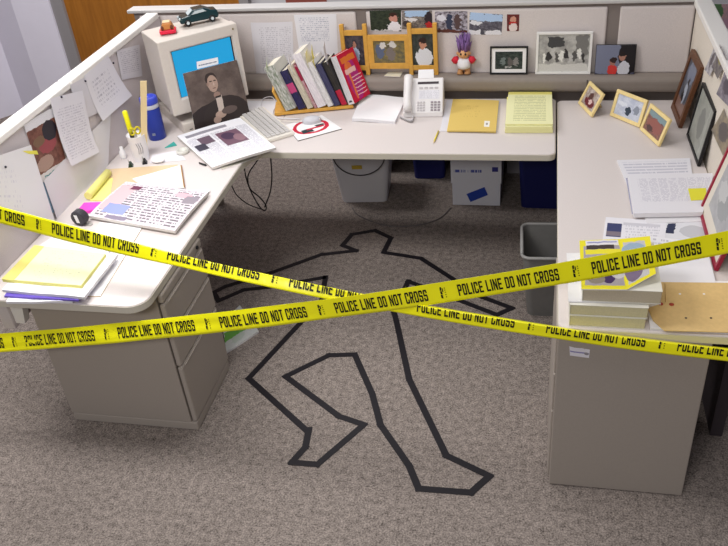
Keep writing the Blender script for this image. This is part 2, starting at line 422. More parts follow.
wb.part('rim', MB().tube([(p[0], p[1], .34) for p in rounded(-.178, .178, -.153, .153, .035) + [rounded(-.178, .178, -.153, .153, .035)[0]]], .007, 6), mat('pale_grey_plastic', (205, 203, 208), .4))
wb.part('handle', MB().tube([(.15 * cos(a), -.165 - .004 * sin(a), .335 - .13 * sin(a)) for a in [i / 16 * pi for i in range(17)]], .0035, 6), mat('dark_wire', (60, 58, 60), .4))
wb.part('label', MB().slab([(-.05, -.149, .235), (.01, -.149, .235), (.01, -.152, .262), (-.05, -.152, .262)], .001), [mat('ochre_label', (190, 160, 60), .6), M_white])
# box with lid
bx_ = Thing('paper_box', 'white lidded cardboard storage box with blue tape, under the back worktop', 'box', (-.043, 1.815, 0))
bx_.part('carton', MB().box(-.136, .136, -.205, .205, 0, .2), mat('white_card', (226, 226, 236), .7), bevel=.002)
lid = MB().box(-.142, .142, -.213, .213, .145, .295)
lidm = paint('white_lid_print', (226, 226, 236), [('r', .88, .62, .06, .10, (60, 60, 140))], .7, text=(4.2, 1, (.04, .42, .62, .66), .55), ink=(90, 100, 175))
L = bx_.part('lid', MB().box(-.142, .142, -.211, .213, .145, .295), mat('white_card', (226, 226, 236), .7), bevel=.002)
bx_.part('printed_panel', MB().slab([(-.14, -.2125, .147), (.14, -.2125, .147), (.14, -.2125, .293), (-.14, -.2125, .293)], .0012), [lidm, M_white], L)
ta = [at_y(u, v, 1.606) for u, v in ((470.5, 202), (488, 195), (484.5, 187), (466.5, 194))]
bx_.part('blue_tape', MB().slab(ta, .001), [mat('blue_tape', (40, 70, 170), .5), M_white], world=True)
# blue recycling boxes
def blue_box(label, x, y, w, d, h, rz):
    T = Thing('recycling_bin', label, 'bin', (x, y, 0), rz, 'blue recycling bins')
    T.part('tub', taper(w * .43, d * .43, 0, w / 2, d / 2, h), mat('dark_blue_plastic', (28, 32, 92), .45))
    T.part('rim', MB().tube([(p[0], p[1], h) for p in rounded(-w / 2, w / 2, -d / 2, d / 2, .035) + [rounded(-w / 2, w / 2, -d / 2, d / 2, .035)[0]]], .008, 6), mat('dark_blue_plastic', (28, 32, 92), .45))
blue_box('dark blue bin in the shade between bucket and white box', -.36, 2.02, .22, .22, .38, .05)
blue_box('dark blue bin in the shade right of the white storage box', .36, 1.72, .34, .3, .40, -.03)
# second pale box behind
pb2 = Thing('paper_box', 'pale cardboard box half hidden behind the white storage box', 'box', (.19, 2.1, 0))
pb2.part('carton', MB().box(-.08, .08, -.09, .09, 0, .3), mat('grey_card', (170, 165, 170), .7))
pb2.part('lid', MB().box(-.085, .085, -.095, .095, .2, .305), mat('grey_card', (170, 165, 170), .7))
# grey bin
gb = Thing('waste_bin', 'grey plastic waste bin beside the right pedestal', 'bin', (.405, .72, 0), radians(2))
gb.part('tub', taper(.135, .12, 0, .165, .145, .34), mat('grey_smoky_plastic', (122, 120, 118), .35, .04, 30))
gb.part('rim', MB().tube([(p[0], p[1], .34) for p in rounded(-.167, .167, -.147, .147, .035) + [rounded(-.167, .167, -.147, .147, .035)[0]]], .008, 6), mat('grey_smoky_rim', (150, 148, 146), .3))
# magazine on floor
fq = [at_z(u, v, .012) for u, v in ((205, 330), (226.4, 352), (258.7, 331), (238, 305))]
fm = paint('green_white_cover', (205, 208, 205), [('r', .55, .5, .14, .5, (110, 175, 80)), ('e', .25, .75, .2, .12, (60, 60, 55)), ('e', .8, .4, .12, .2, (190, 200, 190))], .5, .15)
solo('magazine', MB().slab(zquad(((222, 322), (226.4, 352), (258.7, 331), (240, 305)), .012), .011), [fm, M_white], 'white and green magazine on carpet beside the left pedestal', 'magazine')
# cables
def cable(label, pts, r, m, group=None):
    P = [Vector(p) for p in pts]; out = []
    for i in range(len(P) - 1):
        p0, p1, p2, p3 = P[max(i - 1, 0)], P[i], P[i + 1], P[min(i + 2, len(P) - 1)]
        for k in range(6):
            t = k / 6; out.append(.5 * ((2 * p1) + (p2 - p0) * t + (2 * p0 - 5 * p1 + 4 * p2 - p3) * t * t + (3 * p1 - p0 - 3 * p2 + p3) * t ** 3))
    out.append(P[-1]); return solo('cable', MB().tube(out, r, 6), m, label, 'cable', group)
f = lambda x, y: (200 + x / 4.044, 140 + y / 4.044)
cm = mat('black_cable', (30, 26, 26), .5)
cable('thin black cable hanging in a crossed loop under the back worktop', [at_y(*f(*p), .95) for p in ((250, 30), (240, 70), (200, 130), (194, 165), (205, 200), (245, 235), (268, 268), (262, 285), (240, 268), (205, 205), (186, 150), (178, 100), (170, 60))], .0035, cm)
cable('black cable hanging straight down then looping, nearest to the back worktop front edge', [at_y(*f(*p), .93) for p in ((285, 40), (286, 70), (291, 150), (284, 210), (270, 250), (262, 272))], .0035, cm)
cable('thin black cable drooping from under left worktop edge', [at_y(*f(*p), .97) for p in ((112, 150), (130, 188), (152, 226), (200, 262), (262, 284))], .0028, cm)
g2 = lambda x, y: at_z(320 + x / 2.8, 140 + y / 2.8, .004)
cable('thin grey cable lying on carpet in front of the white storage box', [g2(*p) for p in ((90, 188), (110, 212), (180, 238), (260, 240), (330, 222), (366, 190))], .003, mat('grey_cable', (110, 104, 104), .6))

# ------------------------------------------------------------------ monitor
yaw = radians(42)
mo = Thing('monitor', 'beige tube monitor with a blue screen on the left worktop', 'monitor', (-1.463, .966, H), yaw)
W, Hh, z0 = .405, .370, .102
fr = MB()   # front bezel ring
def ring(mb, x0, x1, z0, z1, ix0, ix1, iz0, iz1, yf, yb, yi):
    b = len(mb.v)
    for (x, z, y) in [(x0, z0, yf), (x1, z0, yf), (x1, z1, yf), (x0, z1, yf), (ix0, iz0, yf), (ix1, iz0, yf), (ix1, iz1, yf), (ix0, iz1, yf), (x0, z0, yb), (x1, z0, yb), (x1, z1, yb), (x0, z1, yb), (ix0, iz0, yi), (ix1, iz0, yi), (ix1, iz1, yi), (ix0, iz1, yi)]: mb.v.append(Vector((x, y, z)))
    for i in range(4):
        j = (i + 1) % 4
        mb.face((b + i, b + j, b + 4 + j, b + 4 + i)); mb.face((b + j, b + i, b + 8 + i, b + 8 + j)); mb.face((b + 4 + i, b + 4 + j, b + 12 + j, b + 12 + i))
    mb.face((b + 8, b + 9, b + 10, b + 11)[::-1]); mb.face((b + 12, b + 13, b + 14, b + 15))
ring(fr, 0, W, z0, z0 + Hh, .055, W - .03, z0 + .075, z0 + Hh - .055, 0, .06, .012)
mo.part('bezel', fr, M_beige, bevel=.005)
hs = MB(); A = [(.006, z0 + .006), (W - .006, z0 + .006), (W - .006, z0 + Hh - .004), (.006, z0 + Hh - .004)]
B2 = [(.008, z0 + .02), (W - .012, z0 + .02), (W - .012, z0 + Hh - .008), (.008, z0 + Hh - .008)]; B3 = [(.1, z0 + .06), (W - .1, z0 + .06), (W - .1, z0 + Hh - .06), (.1, z0 + Hh - .06)]
for ps, y in ((A, .06), (B2, .27), (B3, .40)): hs.v += [Vector((p[0], y, p[1])) for p in ps]
for l in (0, 4):
    for i in range(4): j = (i + 1) % 4; hs.face((l + i, l + j, l + 4 + j, l + 4 + i)[::-1])
hs.face((0, 1, 2, 3)); hs.face((8, 9, 10, 11)[::-1])
mo.part('housing', hs, M_beige, bevel=.006)
sm, t = newmat('lit_blue_screen', .5, .15)
t.b.inputs['Base Color'].default_value = lin((10, 40, 60)); t.b.inputs['Emission Color'].default_value = lin((38, 168, 226)); t.b.inputs['Emission Strength'].default_value = .85
scx0, scx1, scz0, scz1 = .055, W - .03, z0 + .075, z0 + Hh - .055
mo.part('screen', MB().slab([(scx0 + .006, .0105, scz0 + .006), (scx1 - .012, .0105, scz0 + .006), (scx1 - .012, .0105, scz1 - .006), (scx0 + .006, .0105, scz1 - .006)], .002, 8, lambda u, v: .004 * (1 - (2 * u - 1) ** 2) * (1 - (2 * v - 1) ** 2)), [sm, M_black])
mo.part('screen_border', MB().slab([(scx0, .0118, scz0), (scx1, .0118, scz0), (scx1, .0118, scz1), (scx0, .0118, scz1)], .003), [M_black, M_black])
mo.part('swivel_neck', MB().lathe([(.11, .06), (.10, .085), (.12, .108)], 24, Matrix.Translation((W / 2, .2, 0))), M_beige)
mo.part('power_light', MB().box(W - .026, W - .020, -.002, 0, z0 + Hh - .028, z0 + Hh - .02), mat('olive_badge', (120, 105, 50), .5))
st = mo.part('stand', MB().box(.03, W - .05, -.01, .36, 0, .058), M_beige, bevel=.006)
mo.part('slot', MB().box(.06, .075, -.0115, -.0095, .018, .022), M_dark, st)
mo.part('slot', MB().box(.085, .10, -.0115, -.0095, .018, .022), M_dark, st)
# label strip on the screen, portrait print in front of it
Mm = Matrix.Translation((-1.463, .966, H)) @ Matrix.Rotation(yaw, 4, 'Z')
def at_mon(u, v, off):
    n = Mm.to_3x3() @ Vector((0, -1, 0)); p0 = Mm @ Vector((0, -off, 0)); q = ray(u, v); return CAMPOS + q * ((p0 - CAMPOS).dot(n) / q.dot(n))
solo('paper_strip', MB().slab([at_mon(u, v, .001) for u, v in ((197.2, 69), (218.6, 64), (217.9, 57.3), (196.6, 61.8))], .001),
     [paint('strip_print', (240, 240, 244), text=(3, 1, (.08, .34, .92, .66), .6), ink=(120, 130, 150)), M_white], 'white paper strip stuck on the blue monitor screen', 'paper')
a = at_mon(195.5, 131, .030); b = at_mon(250, 114.5, .030); tl = at_mon(182.8, 73.6, .006); tr = at_mon(236.8, 59.8, .006)
man = paint('sepia_portrait', (86, 74, 70), [
    ('e', .42, .05, .56, .36, (50, 42, 42)), ('e', .60, .12, .42, .34, (54, 46, 45)),
    ('r', .52, .30, .055, .19, (198, 184, 174)), ('e', .50, .515, .06, .05, (150, 124, 112)), ('e', .455, .80, .105, .11, (58, 48, 46)), ('e', .47, .715, .092, .145, (172, 146, 132)), ('e', .38, .72, .018, .035, (150, 124, 112)),
    ('e', .44, .755, .026, .010, (66, 52, 48)), ('e', .515, .755, .026, .010, (66, 52, 48)), ('e', .485, .635, .032, .008, (116, 86, 78)), ('e', .482, .70, .013, .03, (190, 166, 152)), ('r', .515, .475, .05, .018, (40, 34, 36)),
    ('e', .50, .16, .10, .07, (186, 160, 146)), ('e', .42, .08, .07, .06, (176, 150, 138)), ('e', .66, .2, .14, .07, (104, 90, 86))], .5, .03, .12, base2=(112, 98, 92), gscale=3)
solo('portrait_print', MB().slab([a, b, tr, tl], .0012, 6, lambda u, v: .006 * sin(pi * v)), [man, M_white], 'sepia print of a man in dark suit leaning on the monitor', 'print')
# toys on monitor
Zm = H + z0 + Hh
cl = at_z(182, 25.5, Zm); cr = at_z(216, 18.5, Zm); cc = (cl + cr) / 2; ca = math.atan2((cr - cl).y, (cr - cl).x)
car = Thing('toy_car', 'dark green toy car on top of the monitor', 'toy', (cc.x, cc.y, Zm), ca)
Mz = Matrix(((1, 0, 0, 0), (0, 0, 1, 0), (0, 1, 0, 0), (0, 0, 0, 1)))
cg = mat('dark_teal_toy_paint', (22, 52, 58), .25)
prof = [(-.095, .014), (-.097, .034), (-.085, .042), (-.05, .048), (-.022, .070), (.028, .072), (.062, .056), (.092, .052), (.098, .03), (.094, .014)]
bd = car.part('body', MB().prism(prof[::-1], -.036, .036, Mz), cg, bevel=.006)
wn = mat('pale_toy_window', (196, 206, 210), .15)
car.part('windscreen', MB().slab([(-.052, .026, .0495), (-.052, -.026, .0495), (-.026, -.024, .0695), (-.026, .024, .0695)], .001), [wn, wn], bd)
car.part('side_window', MB().prism([(-.035, .051), (-.016, .066), (.024, .067), (.04, .056)], -.0385, -.036, Mz), wn, bd)
car.part('headlight', MB().ball((-.094, -.022, .036), (.006, .009, .006), 10), wn, bd)
car.part('headlight', MB().ball((-.094, .022, .036), (.006, .009, .006), 10), wn, bd)
for x in (-.06, .062):
    for y in (-.034, .034):
        wl = car.part('wheel', MB().lathe([(.012, -.006), (.016, -.005), (.016, .005), (.012, .006)], 16, Matrix.Translation((x, y, .016)) @ Matrix.Rotation(pi / 2, 4, 'X')), M_black)
        car.part('hub', MB().lathe([(.008, -.0075), (.008, .0075)], 12, Matrix.Translation((x, y, .016)) @ Matrix.Rotation(pi / 2, 4, 'X')), wn, wl)
tc = at_z(168.5, 32.5, Zm)
toy = Thing('toy_cart', 'small red and orange toy on top left of the monitor', 'toy', (tc.x, tc.y, Zm), radians(20))
toy.part('base', MB().prism(rounded(-.04, .04, -.03, .03, .012), 0, .018), mat('red_toy_plastic', (225, 40, 70), .3), bevel=.004)
toy.part('cab', MB().prism([(-.034, .018), (-.02, .05), (.02, .052), (.034, .018)][::-1], -.024, .024, Mz), mat('orange_toy_plastic', (200, 130, 70), .4), bevel=.006)
toy.part('roof', MB().box(-.018, .018, -.018, .018, .051, .056), mat('cream_toy_plastic', (225, 200, 160), .4), bevel=.004)
for x in (-.022, .022): toy.part('seat', MB().ball((x, -.02, .03), (.008, .01, .012), 10), mat('brown_toy_plastic', (110, 60, 40), .4))

# ------------------------------------------------------------------ keyboard, mouse pad, mouse
kb = Thing('keyboard', 'beige keyboard half under the newspaper by the monitor', 'keyboard', (-1.045, 1.085, H), radians(-51))
kb.part('base', MB().box(-.2, .2, -.075, .075, 0, .018), M_pale, bevel=.005)
km = MB()
for r in range(5):
    for c in range(17):
        x = -.19 + c * .0222; y = -.06 + r * .025; km.box(x, x + .018, y, y + .019, .018, .026)
kb.part('keys', km, mat('grey_beige_keys', (206, 202, 200), .5))
mq = zquad(((298, 140.5), (342, 128.5), (322, 115), (285, 125)), H + .005)
mpm = paint('mouse_pad_print', (238, 236, 236), [('e', .5, .55, .42, .40, (198, 28, 58)), ('e', .5, .55, .33, .31, (238, 236, 236)), ('r', .36, .36, .13, .10, (30, 50, 55)), ('r', .72, .5, .10, .05, (60, 60, 60)), ('r', .58, .42, .2, .04, (190, 30, 60))], .6, .04)
solo('mouse_pad', MB().slab(mq, .005), [mpm, mat('grey_rubber', (120, 116, 112), .8)], 'white mouse pad printed with a red ring on the back worktop', 'mouse pad')
mp = at_z(312, 122, H + .005)
ms = Thing('computer_mouse', 'pale grey computer mouse on the red ringed pad', 'mouse', (mp.x, mp.y, H + .0052), radians(15))
ms.part('shell', MB().lathe([(.03, 0), (.032, .006), (.029, .018), (.02, .027), (.004, .031)], 20, Matrix.Diagonal((1.55, 1, 1, 1))), mat('pale_grey_mouse', (200, 200, 206), .35))
ms.part('button', MB().box(.024, .044, -.016, -.001, .014, .019), M_pale, bevel=.003)
ms.part('button', MB().box(.024, .044, .001, .016, .014, .019), M_pale, bevel=.003)
ms.part('cord', MB().tube([(-.045, 0, .006), (-.10, .02, .004), (-.16, .05, .004), (-.2, .12, .004), (-.18, .17, .004)], .002, 6), M_pale)
er = at_z(254, 113, H)
solo('eraser', MB().box(er.x - .02, er.x + .025, er.y - .012, er.y + .012, H + .0005, H + .013), mat('orange_rubber', (235, 130, 80), .6), 'small orange eraser behind the keyboard', 'eraser', bevel=.003)
wq = zquad(((246, 117), (288, 113), (280, 101), (248, 101)), H + .002)
solo('sheet_of_paper', MB().slab(wq, .0015), [M_white2, M_white], 'blank white sheet behind keyboard, left of the book rack', 'paper')
cable('white cable looped on worktop between keyboard and book rack', [at_z(u, v, H + .006) for u, v in ((262, 117), (261, 108), (263, 99), (272, 97), (276, 104), (273, 113), (279, 118), (300, 119))], .0028, M_white2)

# ------------------------------------------------------------------ newspapers and papers on the left worktop
def bend(a, b): return lambda u, v: a * sin(pi * u) + b * (v - .5) ** 2
npq = [at_z(212, 167.5, H + .015), at_z(276, 147.5, H + .042), at_z(240, 117.5, H + .042), at_z(177, 136, H + .02)]
npm = paint('newspaper_front_page', (240, 238, 242), [('r', .63, .55, .17, .19, (120, 88, 104)), ('e', .6, .6, .1, .1, (80, 60, 84)), ('e', .72, .5, .08, .1, (150, 116, 126)), ('r', .28, .66, .10, .10, (110, 90, 104)), ('r', .14, .52, .08, .08, (70, 66, 80)), ('r', .5, .96, .5, .05, (240, 239, 244)), ('r', .4, .885, .32, .035, (150, 146, 156))], .7, .02,
            text=(44, 5, (.03, .03, .97, .80), .60), ink=(186, 183, 194))
solo('newspaper', MB().slab(npq, .012, 6, lambda u, v: .004 * sin(pi * u)), [npm, mat('newsprint_edge', (216, 210, 206), .8)], 'folded newspaper front page in front of the monitor', 'newspaper')
lowq = zquad(((222, 170), (258, 157), (230, 130), (200, 140)), H + .0022)
solo('newspaper_section', MB().slab(lowq, .002), [mat('tan_newsprint', (196, 190, 178), .8), M_white2], 'tan newspaper section peeking out beneath the front page newspaper', 'newspaper')
cq = zquad(((88, 215.5), (175, 231), (208.5, 192), (126, 181.5)), H + .022)
cmx = paint('comics_page', (232, 228, 234), [('r', .12, .55, .1, .35, (216, 184, 190)), ('r', .22, .25, .13, .12, (150, 160, 205)), ('r', .2, .85, .06, .06, (110, 50, 80)), ('e', .78, .82, .10, .07, (225, 180, 190)), ('r', .9, .72, .07, .1, (150, 140, 150)), ('r', .3, .06, .12, .04, (140, 130, 150))], .7, .06,
            text=(16, 6, (.04, .04, .97, .95), .56), ink=(120, 112, 120), base2=(206, 192, 200), gscale=26)
solo('newspaper', MB().slab(cq, .012, 6, lambda u, v: .006 * sin(pi * v)), [cmx, mat('newsprint_edge', (216, 210, 206), .8)], 'colourful comics newspaper page lying on the left worktop', 'newspaper')
solo('folder', MB().slab(zquad(((109, 197), (170, 205), (178, 164.5), (109, 169)), H + .004), .003), [mat('manila_card', (220, 194, 158), .7, .02), mat('manila_card', (220, 194, 158), .7, .02)], 'manila folder under the comics page', 'folder')
env = Thing('envelope', 'white envelope with brown edge lying on the manila folder', 'envelope', at_z(160, 180, H + .0065))
env.part('sheet', MB().slab(zquad(((143, 186), (185, 188), (180.5, 165), (132, 179)), H + .008), .0015), [mat('cream_envelope', (240, 232, 214), .6), M_white], world=True)
env.part('flap', MB().slab(zquad(((144, 184), (180, 171.5), (178.5, 165.5), (132.5, 178.5)), H + .0092), .0008), [M_white, M_white], world=True)
env.part('edge_strip', MB().slab(zquad(((183.8, 187.6), (185.3, 187.6), (181.8, 165), (180.4, 165)), H + .0092), .0008), [mat('brown_edge', (150, 105, 60), .6), M_white], world=True)
solo('sheet_of_paper', MB().slab(zquad(((146, 193), (202, 200), (210, 190), (150, 188)), H + .0095), .0009), [M_white, M_white], 'long white strip of paper between envelope and comics page', 'paper')
# yellow legal sheets rolled against the wall
r0 = at_z(88, 196, H + .022); r1 = at_z(108, 172.5, H + .022)
yl = mat('pale_yellow_paper', (236, 230, 140), .7)
yr = Thing('legal_pad', 'yellow legal pad with its pages rolled back, against the left partition', 'pad', (r0.x, r0.y, H))
yr.part('rolled_pages', MB().tube([r0, r0.lerp(r1, .5), r1], .018, 14), yl, world=True)
yr.part('sheets', MB().slab(zquad(((90, 200), (109, 200.5), (113, 178), (105, 178)), H + .0055), .005), [yl, yl], world=True)
pk = at_z(88, 206, H)
solo('sticky_note_pad', MB().slab(zquad(((76, 212), (97, 209.5), (101.5, 202), (84, 202.5)), H + .014), .013), [mat('hot_pink_paper', (246, 80, 200), .6), mat('hot_pink_paper', (246, 80, 200), .6)], 'hot pink sticky note pad beside the comics page', 'sticky notes')
tp = at_z(82, 224, H)
tm = Thing('tape_measure', 'black rounded tape measure with white label beside the pink notes', 'tool', (tp.x, tp.y, H), radians(-8))
tm.part('case', MB().prism([(.036 * cos(a) * (1 if cos(a) > 0 else .9), .034 + .034 * sin(a)) for a in [i / 16 * 2 * pi for i in range(16)]], -.018, .018, Matrix(((1, 0, 0, 0), (0, 0, -1, 0), (0, 1, 0, 0), (0, 0, 0, 1)))), mat('dark_grey_plastic', (58, 56, 62), .4), bevel=.005)
tm.part('label', MB().slab([(-.007, -.0188, .016), (.009, -.0188, .016), (.004, -.0188, .052), (-.012, -.0188, .052)], .0008), [M_white, M_white])
tm.part('tongue', MB().box(.03, .05, -.008, .008, .001, .004), mat('steel_tongue', (180, 176, 170), .3))
# paper pile at the front of the left worktop
def wav(a, k): return lambda u, v: a * sin(k * u + 1) * (1 - v)
solo('folder', MB().slab(zquad(((60, 296), (100.5, 296), (143, 226), (100, 222)), H + .0035), .003), [M_white, mat('manila_edge', (206, 178, 120), .7)], 'white folder with tan edge beneath the front paper pile', 'folder')
z = H + .004
for i, (q, th, m, sd, lab) in enumerate([
    (((6, 302), (72, 301), (110, 250), (38, 250)), .010, M_white, M_white2, 'crumpled white papers at the bottom of the front pile'),
    (((4, 296), (78, 300), (112, 254), (40, 249)), .008, mat('blue_violet_folder', (110, 90, 190), .5), mat('blue_violet_folder', (110, 90, 190), .5), 'blue violet folder within the front paper pile'),
    (((2, 290), (84, 297), (118, 254), (38, 248)), .012, M_white, M_white2, 'stack of white papers just under the top legal pad')]):
    z += th
    solo('folder' if i == 1 else 'paper_stack', MB().slab(zquad(q, z), th - .0008, 5, wav(.0018, 9) if i != 1 else None), [m, sd], lab, 'folder' if i == 1 else 'paper')
z += .014
lp = Thing('legal_pad', 'yellow legal pad with handwriting topping the front pile', 'pad', at_z(50, 265, z - .014))
lp.part('pages', MB().slab(zquad(((2, 279), (81, 285.5), (105.5, 253.5), (35, 245)), z), .013), [paint('legal_pad_page', (234, 231, 186), text=(17, 1, (.3, .12, .9, .92), .42), ink=(196, 196, 170), rough=.7), yl], world=True)
lp.part('binding_strip', MB().slab(zquad(((1.5, 279), (13.5, 280), (44, 246.2), (34.5, 245)), z + .002), .0018), [mat('yellow_binding', (222, 212, 120), .6), yl], world=True)
solo('sheet_of_paper', MB().slab(zquad(((38, 246), (112, 254), (134, 236), (60, 232)), H + .0055), .0015), [M_white2, M_white], 'white sheet lying behind the front paper pile', 'paper')
# pencil cup
cx = at_z(140.5, 161, H)
cup = Thing('pencil_cup', 'white scribbled pencil cup on the left worktop', 'cup', (cx.x, cx.y + .02, H))
cup.part('body', MB().lathe([(.036, .0), (.036, .002), (.044, .128), (.045, .130), (.042, .130), (.034, .006), (.0005, .006)], 28), paint('cup_scribble', (236, 233, 236), rough=.4))
for a in (-70, -58, -44): 
    cup.part('scribble', MB().tube([(.0405 * cos(radians(a)), .0405 * sin(radians(a)), .045), (.0435 * cos(radians(a + 5)), .0435 * sin(radians(a + 5)), .07), (.0445 * cos(radians(a - 3)), .0445 * sin(radians(a - 3)), .10)], .0012, 5), mat('grey_ink', (130, 128, 140), .5))
cw = Vector((cx.x, cx.y + .02, H))
def incup(label, name, cat, top, m, base=(0, 0), wdt=.014, th=.004):
    b = cw + Vector((base[0], base[1], .012)); t_ = top; d = (t_ - b).normalized(); s = d.cross(Vector((.6, -.8, 0))).normalized(); n = d.cross(s)
    M = Matrix.Translation(b) @ Matrix((s, n, d)).transposed().to_4x4()
    return M, (t_ - b).length
rt = at_y(143.5, 81, cw.y + .0)
M, Ln = incup('', '', '', rt, None, (.012, .005))
solo('ruler', MB().box(-.014, .014, -.002, .002, 0, Ln, M), mat('pale_ruler_wood', (230, 208, 160), .6), 'pale wooden ruler standing in the pencil cup', 'ruler')
st_ = at_y(124.5, 111, cw.y - .01)
M, Ln = incup('', '', '', st_, None, (-.012, -.008))
hl = Thing('highlighter', 'yellow highlighter pen standing in the pencil cup', 'pen', M.translation)
hl.part('barrel', MB().lathe([(.008, 0), (.010, .02), (.010, Ln * .55)], 14, M), mat('black_plastic', (28, 27, 30), .4), world=True)
hl.part('cap', MB().lathe([(.0105, Ln * .55), (.012, Ln * .6), (.012, Ln - .004), (.008, Ln)], 14, M), mat('fluorescent_yellow', (232, 226, 30), .35), world=True)
M, Ln = incup('', '', '', at_y(134, 127, cw.y - .02), None, (0, -.016))
sc_ = Thing('scissors', 'yellow-handled scissors standing in the pencil cup', 'scissors', M.translation)
sc_.part('blades', MB().box(-.007, .007, -.0015, .0015, 0, Ln - .03, M), mat('steel_tongue', (180, 176, 170), .3), world=True)
for s in (-1, 1):
    sc_.part('handle', MB().tube([M @ Vector((s * .013 + .012 * cos(a), 0, Ln - .02 + .018 * sin(a))) for a in [i / 12 * 2 * pi for i in range(13)]], .0045, 7), mat('yellow_olive_plastic', (205, 190, 40), .4), world=True)
# thermos
th = Thing('thermos_bottle', 'blue thermos bottle with pale band behind the pencil cup', 'bottle', (at_z(158, 137.5, H).x, at_z(158, 137.5, H).y, H))
bl_ = mat('royal_blue_plastic', (40, 58, 150), .35)
th.part('body', MB().lathe([(.041, 0), (.043, .004), (.043, .150), (.040, .158), (.040, .162)], 28), bl_)
th.part('band', MB().lathe([(.041, .162), (.0425, .164), (.0425, .182), (.041, .184)], 28), mat('silver_band', (196, 196, 206), .3))
th.part('lid', MB().lathe([(.043, .184), (.044, .186), (.043, .214), (.038, .218), (.028, .218), (.026, .211), (.0005, .211)], 28), mat('bright_blue_plastic', (58, 74, 190), .3))
th.part('badge', MB().box(-.002, .014, -.0445, -.041, .03, .042), mat('grey_badge', (120, 130, 150), .4))
# little things round the cup
for u, v, lab in ((145, 163, 'small black binder clip at the foot of the pencil cup'), (131, 166, 'dark green and black clip left of the pencil cup')):
    p = at_z(u, v, H); c = Thing('binder_clip', lab, 'clip', (p.x, p.y, H), radians(25))
    c.part('jaw', MB().prism([(-.012, 0), (.012, 0), (.004, .018), (-.004, .018)], -.016, .016, Mr), M_black if u > 140 else mat('dark_green_steel', (40, 60, 48), .4))
    c.part('wire_loop', MB().tube([(-.004, -.008, .017), (-.006, -.004, .034), (-.006, .004, .034), (-.004, .008, .017)], .0012, 5), mat('steel_tongue', (180, 176, 170), .3))
p = at_z(124, 158, H); solo('correction_bottle', MB().lathe([(.014, 0), (.015, .004), (.015, .034), (.008, .044), (.008, .058), (.001, .06)], 18, Matrix.Translation((p.x, p.y, H + .0005))), M_white, 'little white correction bottle left of the pencil cup', 'bottle')
solo('crumpled_tissue', MB().ball(at_z(158, 160, H + .011), (.035, .025, .011), 9), M_white, 'crumpled white tissue right of the pencil cup', 'tissue')
p = at_z(171, 147, H); solo('paper_triangle', MB().prism([(-.03, 0), (.03, 0), (.02, .05)], 0, .003, Matrix.Translation((p.x, p.y, H + .0005)) @ Matrix.Rotation(.5, 4, 'Z')), mat('teal_plastic', (60, 170, 160), .5), 'teal plastic corner piece beside the blue thermos', 'scrap')
p = at_z(183, 153, H); solo('tape_roll', MB().lathe([(.02, 0), (.03, 0), (.03, .018), (.02, .018), (.02, 0)], 22, Matrix.Translation((p.x, p.y, H + .0005))), mat('clear_tape_plastic', (216, 214, 206), .3), 'clear tape roll on worktop left of front page newspaper', 'tape')
solo('sheet_of_paper', MB().slab(zquad(((150, 163), (186, 160), (178, 150), (152, 155)), H + .002), .0012), [M_white2, M_white], 'pale sheet lying between pencil cup and tape roll', 'paper')
p = at_z(203, 165, H); solo('pen_cap', MB().tube([p + Vector((-.02, .01, .005)), p + Vector((.02, -.012, .005))], .0045, 8), M_black, 'black pen cap at the left corner of front page newspaper', 'pen cap')

# ------------------------------------------------------------------ papers pinned to the left partition
X0 = -1.6965
pinm = mat('dark_pin', (50, 44, 60), .4); pinb = mat('teal_pin', (70, 110, 110), .4)
def pinned(name, label, cat, quad, k, mats, curl=None, pin=None, n=5, group=None):
    q = [at_x(u, v, X0 + .0022 * k) for u, v in quad]
    T = Thing(name, label, cat, (X0, sum(p.y for p in q) / 4, min(p.z for p in q)), 0, group)
    T.part('sheet', MB().slab(q, .0006, n, curl), mats, world=True)
    for u, v in (pin or ()): p = at_x(u, v, X0 + .0022 * k); T.part('pin', MB().ball(p + Vector((.003, 0, 0)), .005, 10), pinm, world=True)
    return T
def up(a): return lambda u, v: a * max(0, .5 - v) ** 2 * 4
calm = paint('dark_red_calendar_photo', (96, 56, 48), [('r', .5, .95, .6, .10, (222, 220, 224)), ('r', .5, .05, .6, .07, (216, 212, 210)), ('r', .55, .055, .4, .010, (90, 150, 150)), ('e', .55, .5, .3, .13, (150, 70, 76)), ('e', .3, .62, .2, .08, (120, 92, 70)), ('e', .72, .7, .25, .16, (40, 34, 44)), ('e', .3, .25, .3, .12, (170, 140, 126))], .5, .06, .15, base2=(130, 84, 70), gscale=6)
pinned('calendar', 'dark red picture calendar page pinned on the left partition', 'calendar', ((42, 183), (67.5, 165), (52, 108), (23.5, 123.5)), 1, [calm, M_white])
pinned('sheet_of_paper', 'blue grey sheet behind other papers low on left partition', 'paper', ((44, 214), (57, 212), (50, 183), (41, 182)), 1, [mat('blue_grey_paper', (120, 146, 170), .6), M_white])
pinned('sheet_of_paper', 'large blank curled sheet low on left partition above the yellow rolled pad', 'paper', ((57.5, 221), (108, 172), (111, 112), (43.5, 181)), 2, [M_white2, M_white], lambda u, v: .008 * max(0, .3 - u))
pinned('sheet_of_paper', 'small pale sheet between the typed list and handwritten sheet', 'paper', ((82, 120), (100, 112), (87, 76), (70, 85)), 3, [mat('pale_grey_paper', (214, 210, 216), .7), M_white])
pinned('sheet_of_paper', 'tilted handwritten sheet with diagonal lines of writing on left partition', 'paper', ((100, 121), (129.5, 95.5), (108, 55.5), (84, 76)), 4, [paint('handwritten_sheet', (228, 225, 232), text=(12, 1, (.15, .2, .8, .8), .45), ink=(186, 182, 194)), M_white], up(.015), ((113, 63), (85, 81)))
